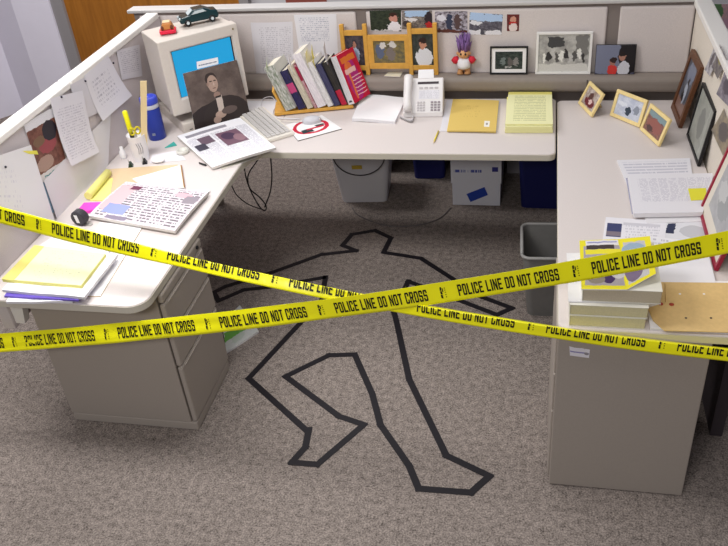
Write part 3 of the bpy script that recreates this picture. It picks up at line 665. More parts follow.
pinned('sheet_of_paper', 'long typed list pinned beside the dark red calendar', 'paper', ((67.5, 166), (95.5, 152), (82.5, 90.5), (49.8, 98.5)), 5, [paint('typed_list', (226, 223, 230), text=(26, 1, (.1, .08, .9, .84), .5), ink=(196, 192, 203)), M_white], up(.02), ((61, 97),))
pinned('sheet_of_paper', 'grey printed sheet pinned high on left partition beside the monitor', 'paper', ((122, 80), (142.5, 76), (139.5, 44.5), (116.5, 50.5)), 1, [paint('grey_print', (214, 211, 218), text=(16, 1, (.1, .2, .9, .9), .5), ink=(176, 172, 184)), M_white])
pinned('sheet_of_paper', 'large white sheet with yellow flag low at left partition end', 'paper', ((-8, 219), (54, 226), (31, 145), (-8, 158)), 6, [paint('faint_white_sheet', (230, 227, 230), text=(14, 3, (.1, .1, .5, .8), .4), ink=(214, 210, 220)), M_white], lambda u, v: .012 * u * (1 - v), ((5, 167),))
yf = [at_x(u, v, X0 + .0022 * 7) for u, v in ((29.5, 154), (38.5, 154.5), (37, 150.5), (22.5, 151))]
solo('sticky_flag', MB().slab(yf, .0006), [mat('yellow_flag', (236, 226, 90), .6), yl], 'yellow sticky flag on top of the large white sheet at the partition end', 'sticky note')

# ------------------------------------------------------------------ papers and photos pinned to the back partition
BX = lambda quad, off: [at_back(u, v, off) for u, v in quad]
solo('sheet_of_paper', MB().slab(BX(((257, 78), (294, 76), (292.5, 21.5), (250.5, 22.5)), .0075), .0006, 6, lambda u, v: .022 * sin(pi * u) * (1 - v * .6)), [paint('curled_print', (220, 217, 222), text=(30, 3, (.2, .06, .95, .93), .5), ink=(186, 182, 190)), M_white], 'curled printed sheet pinned above the keyboard on back partition', 'paper')
solo('sheet_of_paper', MB().slab(BX(((300, 56), (338, 56), (336.3, 14), (293.8, 15)), .0075), .0006), [paint('typed_memo', (230, 228, 233), text=(22, 1, (.1, .35, .8, .93), .5), ink=(176, 176, 190)), M_white], 'typed memo sheet pinned above the leaning books', 'paper')
def photo(label, quad, name, base, base2, shapes, cat='photo', grp=None):
    return solo('photo_print', MB().slab(BX(quad, .0075), .0008), [paint(name, base, shapes, .35, .24, .25, base2=base2, gscale=9), M_white], label, cat, grp)
G = 'snapshots pinned on the back partition'
photo('snapshot of person in white shirt before dark trees, leftmost on back partition', ((371, 31.3), (401.3, 31.3), (401, 9.5), (369.5, 10.8)), 'ph_a', (34, 44, 34), (60, 66, 52), [('e', .78, .18, .22, .28, (232, 228, 232)), ('e', .76, .62, .12, .2, (196, 140, 124)), ('e', .76, .78, .12, .1, (60, 36, 30)), ('r', .3, .02, .4, .05, (200, 198, 200))], grp=G)
photo('snapshot of crowd with blue sky, between the dark tree and grey car snapshots', ((402, 29), (432.5, 28.5), (432, 10.3), (402, 11)), 'ph_b', (90, 84, 84), (150, 140, 130), [('r', .5, .85, .4, .18, (170, 196, 226)), ('e', .9, .5, .15, .45, (52, 44, 50)), ('e', .9, .2, .12, .18, (190, 50, 50)), ('e', .3, .5, .2, .12, (226, 222, 222)), ('e', .15, .3, .12, .2, (66, 58, 60))], grp=G)
photo('snapshot of people standing among grey shapes, third from the left', ((435, 32.5), (467.5, 33), (467.5, 11), (435, 11.5)), 'ph_c', (84, 74, 80), (190, 184, 196), [('e', .45, .5, .1, .4, (56, 62, 84)), ('e', .7, .5, .1, .35, (90, 70, 70)), ('r', .5, .07, .5, .07, (96, 56, 48)), ('e', .2, .7, .14, .16, (222, 220, 230))], grp=G)
photo('snapshot of pale blue sky over dark town and white tables', ((469, 34.5), (501.5, 34.8), (503, 14.5), (470, 12.2)), 'ph_d', (74, 72, 84), (110, 106, 116), [('r', .5, .82, .5, .18, (176, 200, 232)), ('r', .5, .1, .5, .12, (226, 224, 230)), ('r', .42, .12, .06, .14, (80, 78, 88)), ('e', .2, .55, .2, .08, (222, 222, 228))], grp=G)
photo('small upright portrait snapshot of a person in white and red', ((507, 31), (518.8, 31), (519.5, 14.3), (507, 14.3)), 'ph_e', (120, 50, 48), (84, 40, 40), [('e', .5, .2, .35, .28, (226, 210, 206)), ('e', .5, .68, .24, .2, (206, 150, 130)), ('r', .5, .5, .3, .05, (190, 44, 44))], grp=G)

# ------------------------------------------------------------------ frames on the ledge
ZL = .8535
def upright(p, off): return at_back(p[0], p[1], off)
tf = Thing('framed_photo', 'honey wood triple photo frame on posts, standing on the ledge', 'photo frame', (at_back(390, 73, .04).x, at_back(390, 73, .04).y, ZL), BACK_ROT)
o0 = tf.loc; Rinv = Matrix.Rotation(-BACK_ROT, 3, 'Z')
def fl(u, v): q = Rinv @ (at_back(u, v, .04) - o0); return q.x, q.z
XS = [fl(345.5, 73)[0] + .004, fl(368.5, 73)[0], fl(411.8, 73)[0], fl(436.5, 73)[0]]
zt = .263
for x in XS: tf.part('post', MB().box(x - .0105, x + .0105, -.010, .010, 0, zt), M_oak, bevel=.002)
for i, (za, zb, bw_) in enumerate(((.05, .232, .026), (.062, .207, .03), (.05, .236, .026))):
    xa, xb = XS[i] + .0105, XS[i + 1] - .0105
    tf.part('rail', MB().box(xa, xb, -.007, .007, za - bw_, za), M_oak, bevel=.0015); tf.part('rail', MB().box(xa, xb, -.007, .007, zb - bw_, zb), M_oak, bevel=.0015)
    if i == 1:
        tf.part('stile', MB().box(xa, xa + .028, -.0068, .0068, za, zb - bw_), M_oak); tf.part('stile', MB().box(xb - .018, xb, -.0068, .0068, za, zb - bw_), M_oak); xa += .028; xb -= .018
    pm = [paint('frame_photo_a', (46, 42, 52), [('e', .5, .35, .22, .3, (170, 184, 206)), ('e', .5, .66, .1, .1, (170, 120, 100)), ('e', .35, .2, .15, .2, (110, 120, 140))], .3, 0.25, .25, base2=(84, 76, 80), gscale=5),
          paint('frame_photo_b', (96, 90, 70), [('e', .2, .55, .14, .35, (90, 100, 124)), ('e', .3, .8, .12, .14, (210, 206, 200)), ('e', .6, .8, .12, .14, (206, 202, 196)), ('e', .55, .4, .14, .32, (120, 110, 104))], .3, 0.25, .25, base2=(136, 120, 70), gscale=5),
          paint('frame_photo_c', (44, 52, 46), [('e', .55, .25, .42, .30, (222, 222, 226)), ('e', .5, .66, .17, .14, (190, 136, 110)), ('e', .5, .78, .18, .1, (50, 34, 30))], .3, 0.20, .25, base2=(70, 70, 66), gscale=4)][i]
    tf.part('photo', MB().slab([(xa, -.002, za), (xb, -.002, za), (xb, -.002, zb - bw_), (xa, -.002, zb - bw_)], .004), [pm, M_white])
def framed(name, label, loc, rz, w, h, lean, border, depth, mframe, photo_mat, mat_w=0, mm=None, leg=True, z=0, group=None, glassy=False):
    T = Thing(name, label, 'photo frame', loc, rz, group)
    L_ = radians(lean); M = Matrix.Translation((0, 0, depth * sin(L_) + z)) @ Matrix.Rotation(-L_, 4, 'X')
    f = MB(); x = w / 2
    f.box(-x, x, 0, depth, 0, border, M); f.box(-x, x, 0, depth, h - border, h, M); f.box(-x, -x + border, 0, depth, border, h - border, M); f.box(x - border, x, 0, depth, border, h - border, M)
    T.part('frame', f, mframe, bevel=.0015)
    b = border * .95; ix = x - b
    if mat_w:
        T.part('mount', MB().slab([M @ Vector(p) for p in ((-ix, depth * .45, b), (ix, depth * .45, b), (ix, depth * .45, h - b), (-ix, depth * .45, h - b))], .002), [mm, mm]); b += mat_w; ix -= mat_w
    T.part('photo', MB().slab([M @ Vector(p) for p in ((-ix, depth * .40, b), (ix, depth * .40, b), (ix, depth * .40, h - b), (-ix, depth * .40, h - b))], .0015), [photo_mat, M_white])
    T.part('backing', MB().box(-x + border * .5, x - border * .5, depth * .75, depth * .95, border * .5, h - border * .5, M), M_dark)
    if leg:
        a_ = M @ Vector((0, depth, h * .7)); g_ = Vector((0, a_.y + .035, .006))
        T.part('strut', MB().tube([a_, g_], .006, 6), mframe)
    return T
p = at_back(508.5, 74, .045)
framed('framed_photo', 'black photo frame with white mount on the ledge beside the purple-haired doll', (p.x, p.y, ZL), BACK_ROT, .184, .138, 4, .008, .014, M_black,
       paint('ph_group_dark', (34, 44, 44), [('e', .3, .45, .1, .25, (110, 120, 120)), ('e', .55, .4, .1, .25, (96, 90, 90)), ('e', .75, .42, .09, .25, (130, 126, 126)), ('r', .5, .1, .12, .04, (170, 170, 170))], .3, 0.25, .25, base2=(66, 74, 70), gscale=7), .018, M_white, leg=False)
p = at_back(562.5, 75, .045)
framed('framed_photo', 'large white frame holding a grey group photograph on the ledge', (p.x, p.y, ZL), BACK_ROT, .262, .205, 4, .012, .014, mat('white_frame', (232, 230, 228), .4),
       paint('ph_group_grey', (150, 148, 146), [('r', .33, .8, .16, .14, (70, 70, 72)), ('r', .85, .7, .12, .28, (120, 118, 116)), ('r', .5, .1, .5, .12, (206, 204, 200))] + [('e', .12 + i * .085, .38 + .05 * (i % 3), .04, .14, [(226, 224, 220), (56, 54, 56), (190, 188, 186), (86, 84, 84)][i % 4]) for i in range(10)], .4, 0.16, .25, base2=(186, 184, 180), gscale=5), leg=False)
p = at_back(614, 76, .045)
T = Thing('photo_print', 'dark mounted photo of a couple propped on the ledge at right', 'photo', (p.x, p.y, ZL), BACK_ROT)
Ml = Matrix.Rotation(-radians(7), 4, 'X')
T.part('board', MB().box(-.092, .092, .002, .008, .0015, .142, Ml), M_black)
T.part('picture', MB().slab([Ml @ Vector(q) for q in ((-.09, .001, .002), (.09, .001, .002), (.09, .001, .14), (-.09, .001, .14))], .0008), [paint('ph_couple', (60, 58, 76), [('e', .2, .6, .5, .6, (120, 124, 146)), ('e', .85, .6, .28, .6, (34, 30, 34)), ('e', .44, .14, .13, .2, (206, 60, 56)), ('e', .44, .42, .075, .12, (160, 110, 96)), ('e', .46, .48, .08, .1, (50, 34, 34)), ('e', .72, .18, .15, .26, (206, 206, 214)), ('e', .68, .58, .08, .13, (170, 124, 108)), ('e', .68, .68, .08, .07, (40, 30, 30))], .3, 0.14, .25, base2=(90, 92, 112), gscale=2), M_white])
# card on the ledge
solo('note_card', MB().slab([at_z(u, v, ZL + .0015) for u, v in ((384, 76), (400, 76.8), (403, 71.5), (390, 70.5))], .0012), [mat('cream_card', (230, 224, 200), .7), M_white], 'small cream card lying on the ledge under the triple frame', 'card')
# doll
p = at_back(464, 74, .035)
dl = Thing('doll', 'little doll with purple upswept hair in white shirt on the ledge', 'doll', (p.x, p.y, ZL), 0)
sk = mat('tan_doll_skin', (214, 160, 110), .5); rd = mat('red_cloth', (206, 40, 60), .7)
body = MB()
for s in (-1, 1): body.tube([(s * .018, -.004, 0), (s * .018, 0, .012), (s * .017, 0, .04)], [.017, .015, .015], 10); body.ball((s * .046, -.002, .066), (.010, .010, .012), 10)
body.lathe([(.026, .03), (.030, .05), (.026, .078), (.012, .088)], 16); body.ball((0, -.002, .107), (.030, .028, .026), 16); body.ball((-.03, 0, .106), (.006, .004, .009), 8); body.ball((.03, 0, .106), (.006, .004, .009), 8); body.ball((0, -.031, .104), (.006, .006, .005), 8)
dl.part('body', body, sk)
dl.part('shirt', MB().lathe([(.033, .036), (.034, .05), (.030, .078), (.016, .087)], 16), mat('white_cloth', (232, 230, 234), .8))
for s in (-1, 1):
    dl.part('sleeve', MB().tube([(s * .026, 0, .082), (s * .040, -.001, .076), (s * .050, -.002, .064)], [.013, .017, .016], 10), rd)
    dl.part('eye', MB().ball((s * .011, -.027, .111), (.005, .003, .006), 8), M_black)
hr = MB()
for i in range(60):
    a = random.uniform(0, 2 * pi); q = random.uniform(.2, 1); x, y = .026 * q * cos(a), .024 * q * sin(a)
    hr.tube([(x, y, .12), (x * 1.35, y * 1.3, .155), (x * 1.6 + random.uniform(-.008, .008), y * 1.3, .185 + random.uniform(-.03, .03))], [.006, .006, .0015], 5)
dl.part('hair', hr, mat('purple_hair', (128, 96, 150), .8, .15, 60))

# ------------------------------------------------------------------ book rack and books
RA = at_z(275, 117, H); rb = at_z(353, 109.3, H); ra = math.atan2(rb.y - RA.y, rb.x - RA.x)
rk = Thing('book_rack', 'wooden book rack with an end board on the back worktop', 'book rack', (RA.x, RA.y, H), ra)
rk.part('base', MB().box(0, .405, 0, .15, .006, .022), M_oak, bevel=.002)
rk.part('foot', MB().box(.008, .03, .01, .14, 0, .006), M_oak); rk.part('foot', MB().box(.375, .397, .01, .14, 0, .006), M_oak)
TH = radians(20)
Mu = Matrix.Translation((.058, 0, .022)) @ Matrix.Rotation(-TH, 4, 'Y')
rk.part('end_board', MB().box(-.012, 0, .0, .15, .004, .125, Mu), M_oak, bevel=.002)
spl = lambda n_, a, b, sh=(): paint('spine_' + n_, a, list(sh), .4, .05, .15, base2=b, gscale=7)
BYAW = radians(-4)
books = [ # start along base, spine width step, length, depth, spine mat, cover colour, label
    (.060, .064, .240, .15, spl('mottled', (206, 204, 200), (120, 130, 110)), (200, 198, 190), 'thick white and grey mottled book, leftmost in the rack'),
    (.126, .044, .212, .14, spl('navy', (48, 44, 92), (36, 32, 60), [('r', .5, .55, .5, .12, (190, 70, 120))]), (44, 40, 70), 'navy book with a pink stripe, second from left in rack'),
    (.172, .034, .236, .15, spl('beige', (216, 206, 186), (180, 170, 150)), (214, 204, 186), 'beige worn book beside the navy one'),
    (.207, .016, .240, .14, spl('maroon', (160, 50, 76), (200, 190, 190), [('r', .5, .8, .5, .16, (150, 26, 62))]), (150, 40, 66), 'thin maroon book beside the wide white book'),
    (.224, .052, .292, .15, spl('white', (232, 226, 228), (214, 206, 212)), (230, 226, 228), 'wide tall white book in the middle of rack'),
    (.277, .032, .244, .14, spl('pale', (226, 224, 224), (196, 192, 190)), (224, 222, 222), 'shorter white book right of the wide white one'),
    (.310, .036, .230, .13, spl('blue', (52, 50, 80), (72, 72, 104)), (50, 48, 76), 'dark blue book with yellow papers sticking out'),
    (.347, .034, .236, .12, spl('black', (34, 32, 34), (60, 56, 50), [('r', .5, .17, .5, .18, (180, 34, 60))]), (36, 32, 34), 'black book with a red foot beside big red book'),
    (.382, .046, .252, .14, spl('red', (228, 224, 226), (210, 204, 206), [('e', .5, .06, .3, .02, (60, 60, 70))]), (205, 30, 62), 'big red-covered book with white spine, rightmost in rack')]
covm = paint('red_cover', (196, 26, 60), [('e', .45, .45, .35, .45, (176, 40, 120)), ('r', .5, .86, .40, .06, (226, 120, 50)), ('e', .36, .7, .2, .1, (222, 110, 60))] + [('r', .62, .1 + .075 * i, .3, .010, (232, 190, 190)) for i in range(6)] + [('r', .3, .45, .05, .4, (226, 120, 60)), ('r', .42, .62, .3, .05, (236, 190, 180))], .3, .05)
pgm = mat('book_pages', (222, 214, 198), .8, .05, 200)
for i, (s, stp, ln, dp, spm, cov, lab) in enumerate(books):
    wp = Matrix.Translation((RA.x, RA.y, H)) @ Matrix.Rotation(ra, 4, 'Z') @ Vector((s, .006, .023))
    ya = BYAW if i < 8 else radians(-24)
    t_ = stp * cos(TH) * cos(ra - BYAW) - .0006
    B = Thing('book', lab, 'book', wp, ya, 'books leaning in the rack')
    Mb = Matrix.Rotation(-TH, 4, 'Y')
    cvm = mat('cover_%d' % i, cov, .4)
    c = B.part('cover', MB().box(0, .002, 0, dp, 0, ln, Mb).box(t_ - .002, t_, 0, dp, 0, ln, Mb), cvm)
    B.part('spine', MB().slab([Mb @ Vector(q) for q in ((0, -.0005, 0), (t_, -.0005, 0), (t_, -.0005, ln), (0, -.0005, ln))], .002), [spm, cvm])
    B.part('pages', MB().box(.002, t_ - .002, .003, dp - .004, .004, ln - .004, Mb), pgm)
    if i == 8: B.part('front_art', MB().slab([Mb @ Vector(q) for q in ((t_ + .0003, .002, .002), (t_ + .0003, dp, .002), (t_ + .0003, dp, ln - .002), (t_ + .0003, .002, ln - .002))], .0004), [covm, cvm], c)
def tucked(label, s, up_, wd, m, y=.03, tilt=0, z0_=.2):
    Mt = Matrix.Translation((RA.x, RA.y, H)) @ Matrix.Rotation(ra, 4, 'Z') @ Matrix.Translation((s, y, .023)) @ Matrix.Rotation(-TH, 4, 'Y') @ Matrix.Translation((0, 0, z0_ * .92)) @ Matrix.Rotation(tilt, 4, 'X')
    solo('loose_paper', MB().slab([Mt @ Vector(q) for q in ((0, 0, 0), (0, wd, 0), (.012, wd, up_), (.006, 0, up_))], .0008, 4, lambda u, v: .012 * v * v), [m, m], label, 'paper')
tucked('yellow papers sticking up from the dark blue book', .312, .085, .09, mat('yellow_note', (222, 206, 90), .6), .02, .1, .235)
tucked('white sheet standing tall behind the black book', .377, .09, .10, M_white2, .02, -.05, .248)
tucked('cream folded sheet above the shorter white book', .279, .075, .08, mat('cream_card', (230, 224, 200), .7), .02, -.1, .24)
tucked('pale green paper tab above leftmost mottled book', .075, .05, .05, mat('pale_green_paper', (190, 210, 160), .6), .02, .2, .24)
tucked('white slip sticking up from the beige book', .19, .09, .04, M_white, .01, -.2, .22)
# papers behind/right of the rack
solo('paper_stack', MB().slab(zquad(((352, 118.5), (395, 121), (406, 97), (362, 94)), H + .016), .0155, 4, lambda u, v: .003 * sin(5 * u)), [M_white, M_white2], 'stack of white papers between the book rack and telephone', 'paper')

# ------------------------------------------------------------------ telephone
ph = Thing('telephone', 'cream desk telephone with display on the back worktop', 'telephone', (-.264, 1.190, H), radians(3))
pm_ = mat('cream_phone_plastic', (228, 224, 224), .4)
ta_ = radians(46)
ph.part('body', MB().prism([(-.005, .0), (-.002, .024), (.125, .150), (.140, .146), (.150, 0)][::-1], -.098, .098, Matrix(((0, 0, 1, 0), (1, 0, 0, 0), (0, 1, 0, 0), (0, 0, 0, 1)))), pm_, bevel=.006)
Mf = Matrix.Translation((0, -.002, .024)) @ Matrix.Rotation(math.atan2(.126, .127), 4, 'X')   # local x right, y up the sloping face, z out
LF = .178
def fq(x0, x1, y0, y1, z): return [Mf @ Vector(q) for q in ((x0, y0, z), (x1, y0, z), (x1, y1, z), (x0, y1, z))]
hsm = MB(); hsm.tube([Mf @ Vector(q) for q in ((-.072, .004, .022), (-.072, .03, .030), (-.072, .09, .034), (-.072, .15, .030), (-.072, .178, .022))], [.022, .020, .016, .020, .023], 12)
hs_ = ph.part('handset', hsm, pm_)
ph.part('earpiece', MB().box(-.092, -.052, .145, .180, .002, .026, Mf), pm_, hs_, bevel=.008); ph.part('mouthpiece', MB().box(-.092, -.052, .0, .035, .002, .026, Mf), pm_, hs_, bevel=.008)
ph.part('display', MB().slab(fq(-.028, .075, .148, .160, .0015), .001), [mat('dark_display', (52, 40, 46), .25), M_black])
bt = mat('grey_phone_button', (196, 190, 192), .5)
for r in range(2):
    for c in range(4): ph.part('button', MB().box(-.02 + c * .025, -.002 + c * .025, .128 - r * .006, .132 - r * .006, 0, .003, Mf), bt)
ph.part('button_label_panel', MB().slab(fq(-.022, .08, .070, .116, .001), .0006), [paint('panel_print', (222, 220, 226), text=(9, 3, (.03, .05, .97, .95), .5), ink=(190, 188, 196)), M_white])
for r in range(4):
    for c in range(3):
        ph.part('key', MB().box(-.028 + c * .014, -.018 + c * .014, .008 + r * .0135, .016 + r * .0135, 0, .004, Mf), bt)
        ph.part('key', MB().box(.038 + c * .017, .050 + c * .017, .008 + r * .0135, .016 + r * .0135, 0, .004, Mf), mat('dark_phone_button', (150, 140, 146), .5))
ph.part('index_card', MB().slab([(-.028, .126, .150), (.05, .126, .150), (.048, .15, .185), (-.026, .15, .185)], .001), [M_white, M_white])
coil = []
for i in range(150):
    t_ = i / 149; a_ = t_ * 2 * pi * 22; c0 = Vector((-.085 + .03 * sin(t_ * 3) - .01, -.008 - .055 * sin(pi * t_), .010)) + Vector((t_ * .06 - .02, 0, 0))
    coil.append(c0 + Vector((.002, .007 * cos(a_), .007 * sin(a_))))
ph.part('coiled_cord', MB().tube(coil, .0022, 5), mat('grey_white_cord', (206, 202, 204), .5))
# folder, pads, pencil
solo('document_sleeve', MB().slab(zquad(((440, 131), (497, 132), (500, 102), (447, 100)), H + .003), .0025), [mat('pale_plastic_sleeve', (222, 220, 226), .3), M_white2], 'pale plastic sleeve beneath the mustard yellow folder', 'folder')
solo('folder', MB().slab(zquad(((447, 130.5), (496, 131.5), (499, 100.5), (453, 99)), H + .011), .0075, 4, lambda u, v: .002 * sin(3 * u)), [paint('mustard_card', (222, 192, 108), [('r', .8, .22, .055, .09, (240, 238, 230)), ('r', .8, .22, .02, .03, (160, 150, 140))], .6, .0, .05, text=(12, 1, (.3, .4, .62, .8), .42), ink=(208, 178, 96)), mat('mustard_edge', (206, 178, 100), .6)], 'mustard yellow folder with white sticker beside the telephone', 'folder')
z = H + .001
for i, (q, th, lab) in enumerate([
    (((505, 129.5), (553, 129.5), (552, 102), (508, 102)), .018, 'yellow legal pad at the bottom of the stack beside the mustard folder'),
    (((505.5, 126.5), (552.5, 126.5), (551, 97), (507, 97)), .016, 'yellow legal pad in the middle of the stack beside the mustard folder'),
    (((505.2, 124), (553, 124), (552, 92), (508.5, 92)), .008, 'yellow legal pad with writing, topmost of the stack beside mustard folder')]):
    z += th
    T = Thing('legal_pad', lab, 'pad', at_z(528, 115, z - th), 0, 'legal pads stacked on the back worktop')
    T.part('pages', MB().slab(zquad(q, z), th - .001), [paint('yellow_lined_page', (236, 234, 182), text=(20, 1, (.16, .1, .86, .9), .6), ink=(200, 200, 150), rough=.7), paint('yellow_page_edge', (232, 228, 166), rough=.8)], world=True)
    T.part('binding_strip', MB().slab([q_ + Vector((0, 0, .0008)) for q_ in zquad((q[3], q[2], (q[2][0] - .1, q[2][1] + 2.5), (q[3][0] - .2, q[3][1] + 2.5)), z)][::-1], .0015), [mat('yellow_binding', (222, 212, 120), .6), yl], world=True)
a = at_z(438.5, 131, H + .005); b = at_z(433.5, 143, H + .005)
pe = Thing('pencil', 'yellow pencil lying in front of the mustard folder', 'pencil', ((a + b) / 2) - Vector((0, 0, .004)))
pe.part('shaft', MB().tube([a, a.lerp(b, .85)], .004, 6), mat('yellow_pencil_paint', (222, 200, 60), .4), world=True)
pe.part('tip', MB().tube([a.lerp(b, .85), b], [.004, .0006], 6), M_pine, world=True)

# ------------------------------------------------------------------ right worktop: small pine frames
PG = 'small pale pine photo frames'
def at_edge(bl, ang, w): return (bl[0] + cos(radians(ang)) * w / 2, bl[1] + sin(radians(ang)) * w / 2, H + .0008)
framed('framed_photo', 'pale pine frame with dark red picture, nearest the back ledge', at_edge((.472, 1.345), -71, .184), radians(-71), .172, .118, 26, .016, .012, M_pine,
       paint('ph_pine_a', (150, 130, 120), [('e', .5, .3, .35, .25, (110, 50, 56)), ('e', .45, .6, .16, .18, (90, 60, 56)), ('e', .55, .35, .12, .12, (220, 190, 186))], .3, 0.25, .25, base2=(200, 190, 186), gscale=4), group=PG)
framed('framed_photo', 'pale pine frame with a dark figure on silvery water', at_edge((.615, 1.199), -48.1, .183), radians(-48.1), .183, .125, 16, .016, .012, M_pine,
       paint('ph_pine_b', (182, 188, 206), [('e', .5, .33, .10, .22, (60, 70, 84)), ('e', .25, .6, .2, .1, (214, 218, 228)), ('e', .8, .5, .12, .2, (140, 146, 160))], .3, 0.20, .25, base2=(206, 210, 222), gscale=4), group=PG)
framed('framed_photo', 'pale pine frame with a reddish crowd picture, nearest the viewer', at_edge((.736, 1.046), -69.9, .186), radians(-69.9), .186, .125, 18, .016, .012, M_pine,
       paint('ph_pine_c', (150, 110, 100), [('r', .5, .86, .5, .15, (130, 150, 156)), ('e', .5, .4, .4, .3, (150, 96, 90)), ('e', .3, .2, .2, .14, (90, 66, 66))], .3, 0.25, .25, base2=(116, 84, 80), gscale=9), group=PG)
# big frames against the right partition
framed('framed_picture', 'tall brown wooden frame leaning in the corner of right worktop', (.900, 1.175, H + .0008), radians(-88), .227, .285, 11, .027, .018, mat('brown_frame_wood', (98, 62, 40), .45, .12, 40),
       paint('ph_brown', (70, 72, 82), [('r', .5, .12, .5, .14, (130, 100, 90)), ('e', .5, .8, .4, .2, (120, 126, 146)), ('e', .5, .42, .12, .2, (170, 176, 190)), ('e', .35, .3, .12, .1, (36, 36, 40)), ('e', .55, .62, .08, .08, (36, 34, 38))], .3, 0.25, .25, base2=(96, 100, 112), gscale=4), leg=False)
framed('framed_picture', 'black frame with faded grey picture leaning on the right partition', (.932, .843, H + .0008), radians(-88.9), .299, .245, 7.5, .012, .014, M_black,
       paint('ph_faded', (150, 152, 146), [('e', .5, .5, .2, .3, (130, 132, 128)), ('r', .8, .5, .03, .5, (170, 172, 166))], .3, .15, .06, base2=(168, 170, 162), gscale=3), .006, mat('grey_mount', (176, 178, 172), .6), leg=False)
framed('framed_picture', 'red frame with beige mount leaning on right partition at the front', (.890, .135, H + .0008), radians(-90.5), .40, .30, 13.0, .014, .014, mat('crimson_frame', (150, 26, 56), .35),
       paint('ph_red_framed', (176, 176, 178), [('e', .5, .5, .3, .3, (150, 152, 154)), ('e', .3, .6, .2, .2, (190, 190, 190))], .3, .2, .06, base2=(160, 160, 164), gscale=4), .05, mat('beige_mount', (222, 214, 200), .6), leg=False)
# snapshots pinned on right partition
def rphoto(label, quads, nm, a, b, shp=()):
    q = [at_x(u, v, .9715) for u, v in quads]
    solo('photo_print', MB().slab(q, .0006, 4, lambda u, v: .010 * (1 - v) ** 2), [paint(nm, a, list(shp), .3, .2, .1, base2=b, gscale=4), M_white], label, 'photo', 'snapshots pinned on the right partition')
rphoto('grey snapshot pinned highest on the right partition, at its left', ((707, 69.5), (712.5, 76), (719, 52), (715, 44)), 'rp_a', (120, 116, 124), (210, 208, 212), [('e', .4, .5, .2, .3, (90, 84, 92))])
rphoto('dark snapshot pinned highest on the right partition, at its right', ((714.5, 67), (720.5, 79), (727, 58), (720, 44)), 'rp_b', (88, 80, 88), (140, 134, 128), [('e', .5, .6, .25, .2, (150, 140, 90))])
rphoto('snapshot at the frame edge below the highest snapshots on right partition', ((719, 94), (731, 106), (736, 84), (727, 63)), 'rp_c', (110, 104, 118), (160, 154, 164), [('e', .5, .5, .3, .25, (90, 84, 96))])
rphoto('lowest snapshot on right partition, beside the black frame', ((714, 130), (726, 156), (734, 134), (724, 108)), 'rp_d', (120, 112, 104), (160, 146, 120), [('e', .5, .5, .3, .3, (88, 84, 88))])

# ------------------------------------------------------------------ right worktop papers
solo('paper_stack', MB().slab(zquad(((628, 186), (694, 184), (690, 158), (617, 160)), H + .006), .0055), [paint('printed_sheet_a', (228, 226, 232), text=(9, 1, (.06, .1, .96, .9), .62), ink=(198, 196, 208)), M_white2], 'printed sheets at the back of the right worktop papers', 'paper')
T = Thing('paper_stack', 'thick stack of printed sheets with a yellow note on top', 'paper', at_z(670, 195, H + .007))
T.part('sheets', MB().slab(zquad(((634, 213.5), (703, 212), (714, 173), (628, 175)), H + .028), .018), [paint('printed_sheet_b', (226, 224, 230), text=(40, 9, (.1, .28, .97, .9), .55), ink=(196, 193, 205)), M_white2], world=True)
T.part('lower_sheets', MB().slab(zquad(((632, 214), (705, 213), (712, 178), (626, 178)), H + .010), .0025), [mat('grey_blue_paper', (150, 150, 172), .7), M_white2], world=True)
T.part('yellow_note', MB().slab(zquad(((691, 200.5), (707, 199.5), (706, 188), (688, 188.5)), H + .0295), .001), [mat('bright_yellow_note', (226, 220, 60), .6), yl], world=True)
solo('paper_stack', MB().slab(zquad(((647, 223), (706, 221), (705, 205), (640, 206)), H + .0058), .005), [M_white2, M_white2], 'white sheets showing beneath the front edge of the thick stack', 'paper')
solo('brochure', MB().slab(zquad(((602, 245), (664, 248), (667, 221), (606, 217)), H + .004), .003), [paint('brochure_print', (232, 230, 236), [('r', .16, .55, .12, .24, (64, 70, 110)), ('r', .16, .42, .12, .08, (130, 120, 130)), ('r', .6, .8, .3, .05, (206, 204, 212))], .4, text=(10, 1, (.34, .2, .9, .75), .5), ink=(205, 203, 212)), M_white], 'white brochure with a small blue picture near the phone books', 'brochure')
solo('sheet_of_paper', MB().slab(zquad(((655, 240), (722, 246), (708, 222), (660, 221)), H + .0026), .001), [paint('sheet_dark_stamp', (222, 222, 228), [('r', .26, .62, .09, .26, (50, 56, 84)), ('e', .7, .5, .25, .3, (196, 196, 202))], .5, .08), M_white], 'sheet with a small dark stamp beside the red frame', 'paper')
solo('paper_stack', MB().slab(zquad(((645, 283), (716, 283), (706, 243), (650, 236)), H + .010), .0062), [paint('white_form', (236, 235, 240), text=(12, 1, (.05, .8, .95, .97), .5), ink=(196, 194, 204)), M_white2], 'stack of white papers between the yellow magazine and red frame', 'paper')
# phone books
def pbook(label, q, z0_, th, cover, edge):
    T = Thing('phone_book', label, 'book', (q[0] + q[2] / 2, q[1] + q[3] / 2, z0_), q[4], 'phone books at the front of right worktop')
    x, y = q[2] / 2, q[3] / 2
    T.part('pages', MB().box(-x + .002, x - .001, -y + .001, y - .001, .0015, th - .0015), edge, bevel=.003)
    T.part('cover', MB().box(-x, x, -y, y, th - .0015, th).box(-x, x, -y, y, 0, .0015).box(-x, -x + .0015, -y, y, .0015, th - .0015), cover)
pe1 = mat('grey_yellow_page_edge', (206, 197, 164), .8, .06, 220); pe2 = mat('grey_page_edge', (192, 180, 158), .8, .06, 220); pc = mat('phone_book_cover', (228, 225, 214), .5)
pbook('thick phone book at the bottom of the front stack on right worktop', (.412, -.398, .228, .27, 0), H + .0008, .042, pc, pe1)
pbook('thick phone book in the middle of the front stack on right worktop', (.411, -.397, .232, .27, 0), H + .0435, .040, pc, pe1)
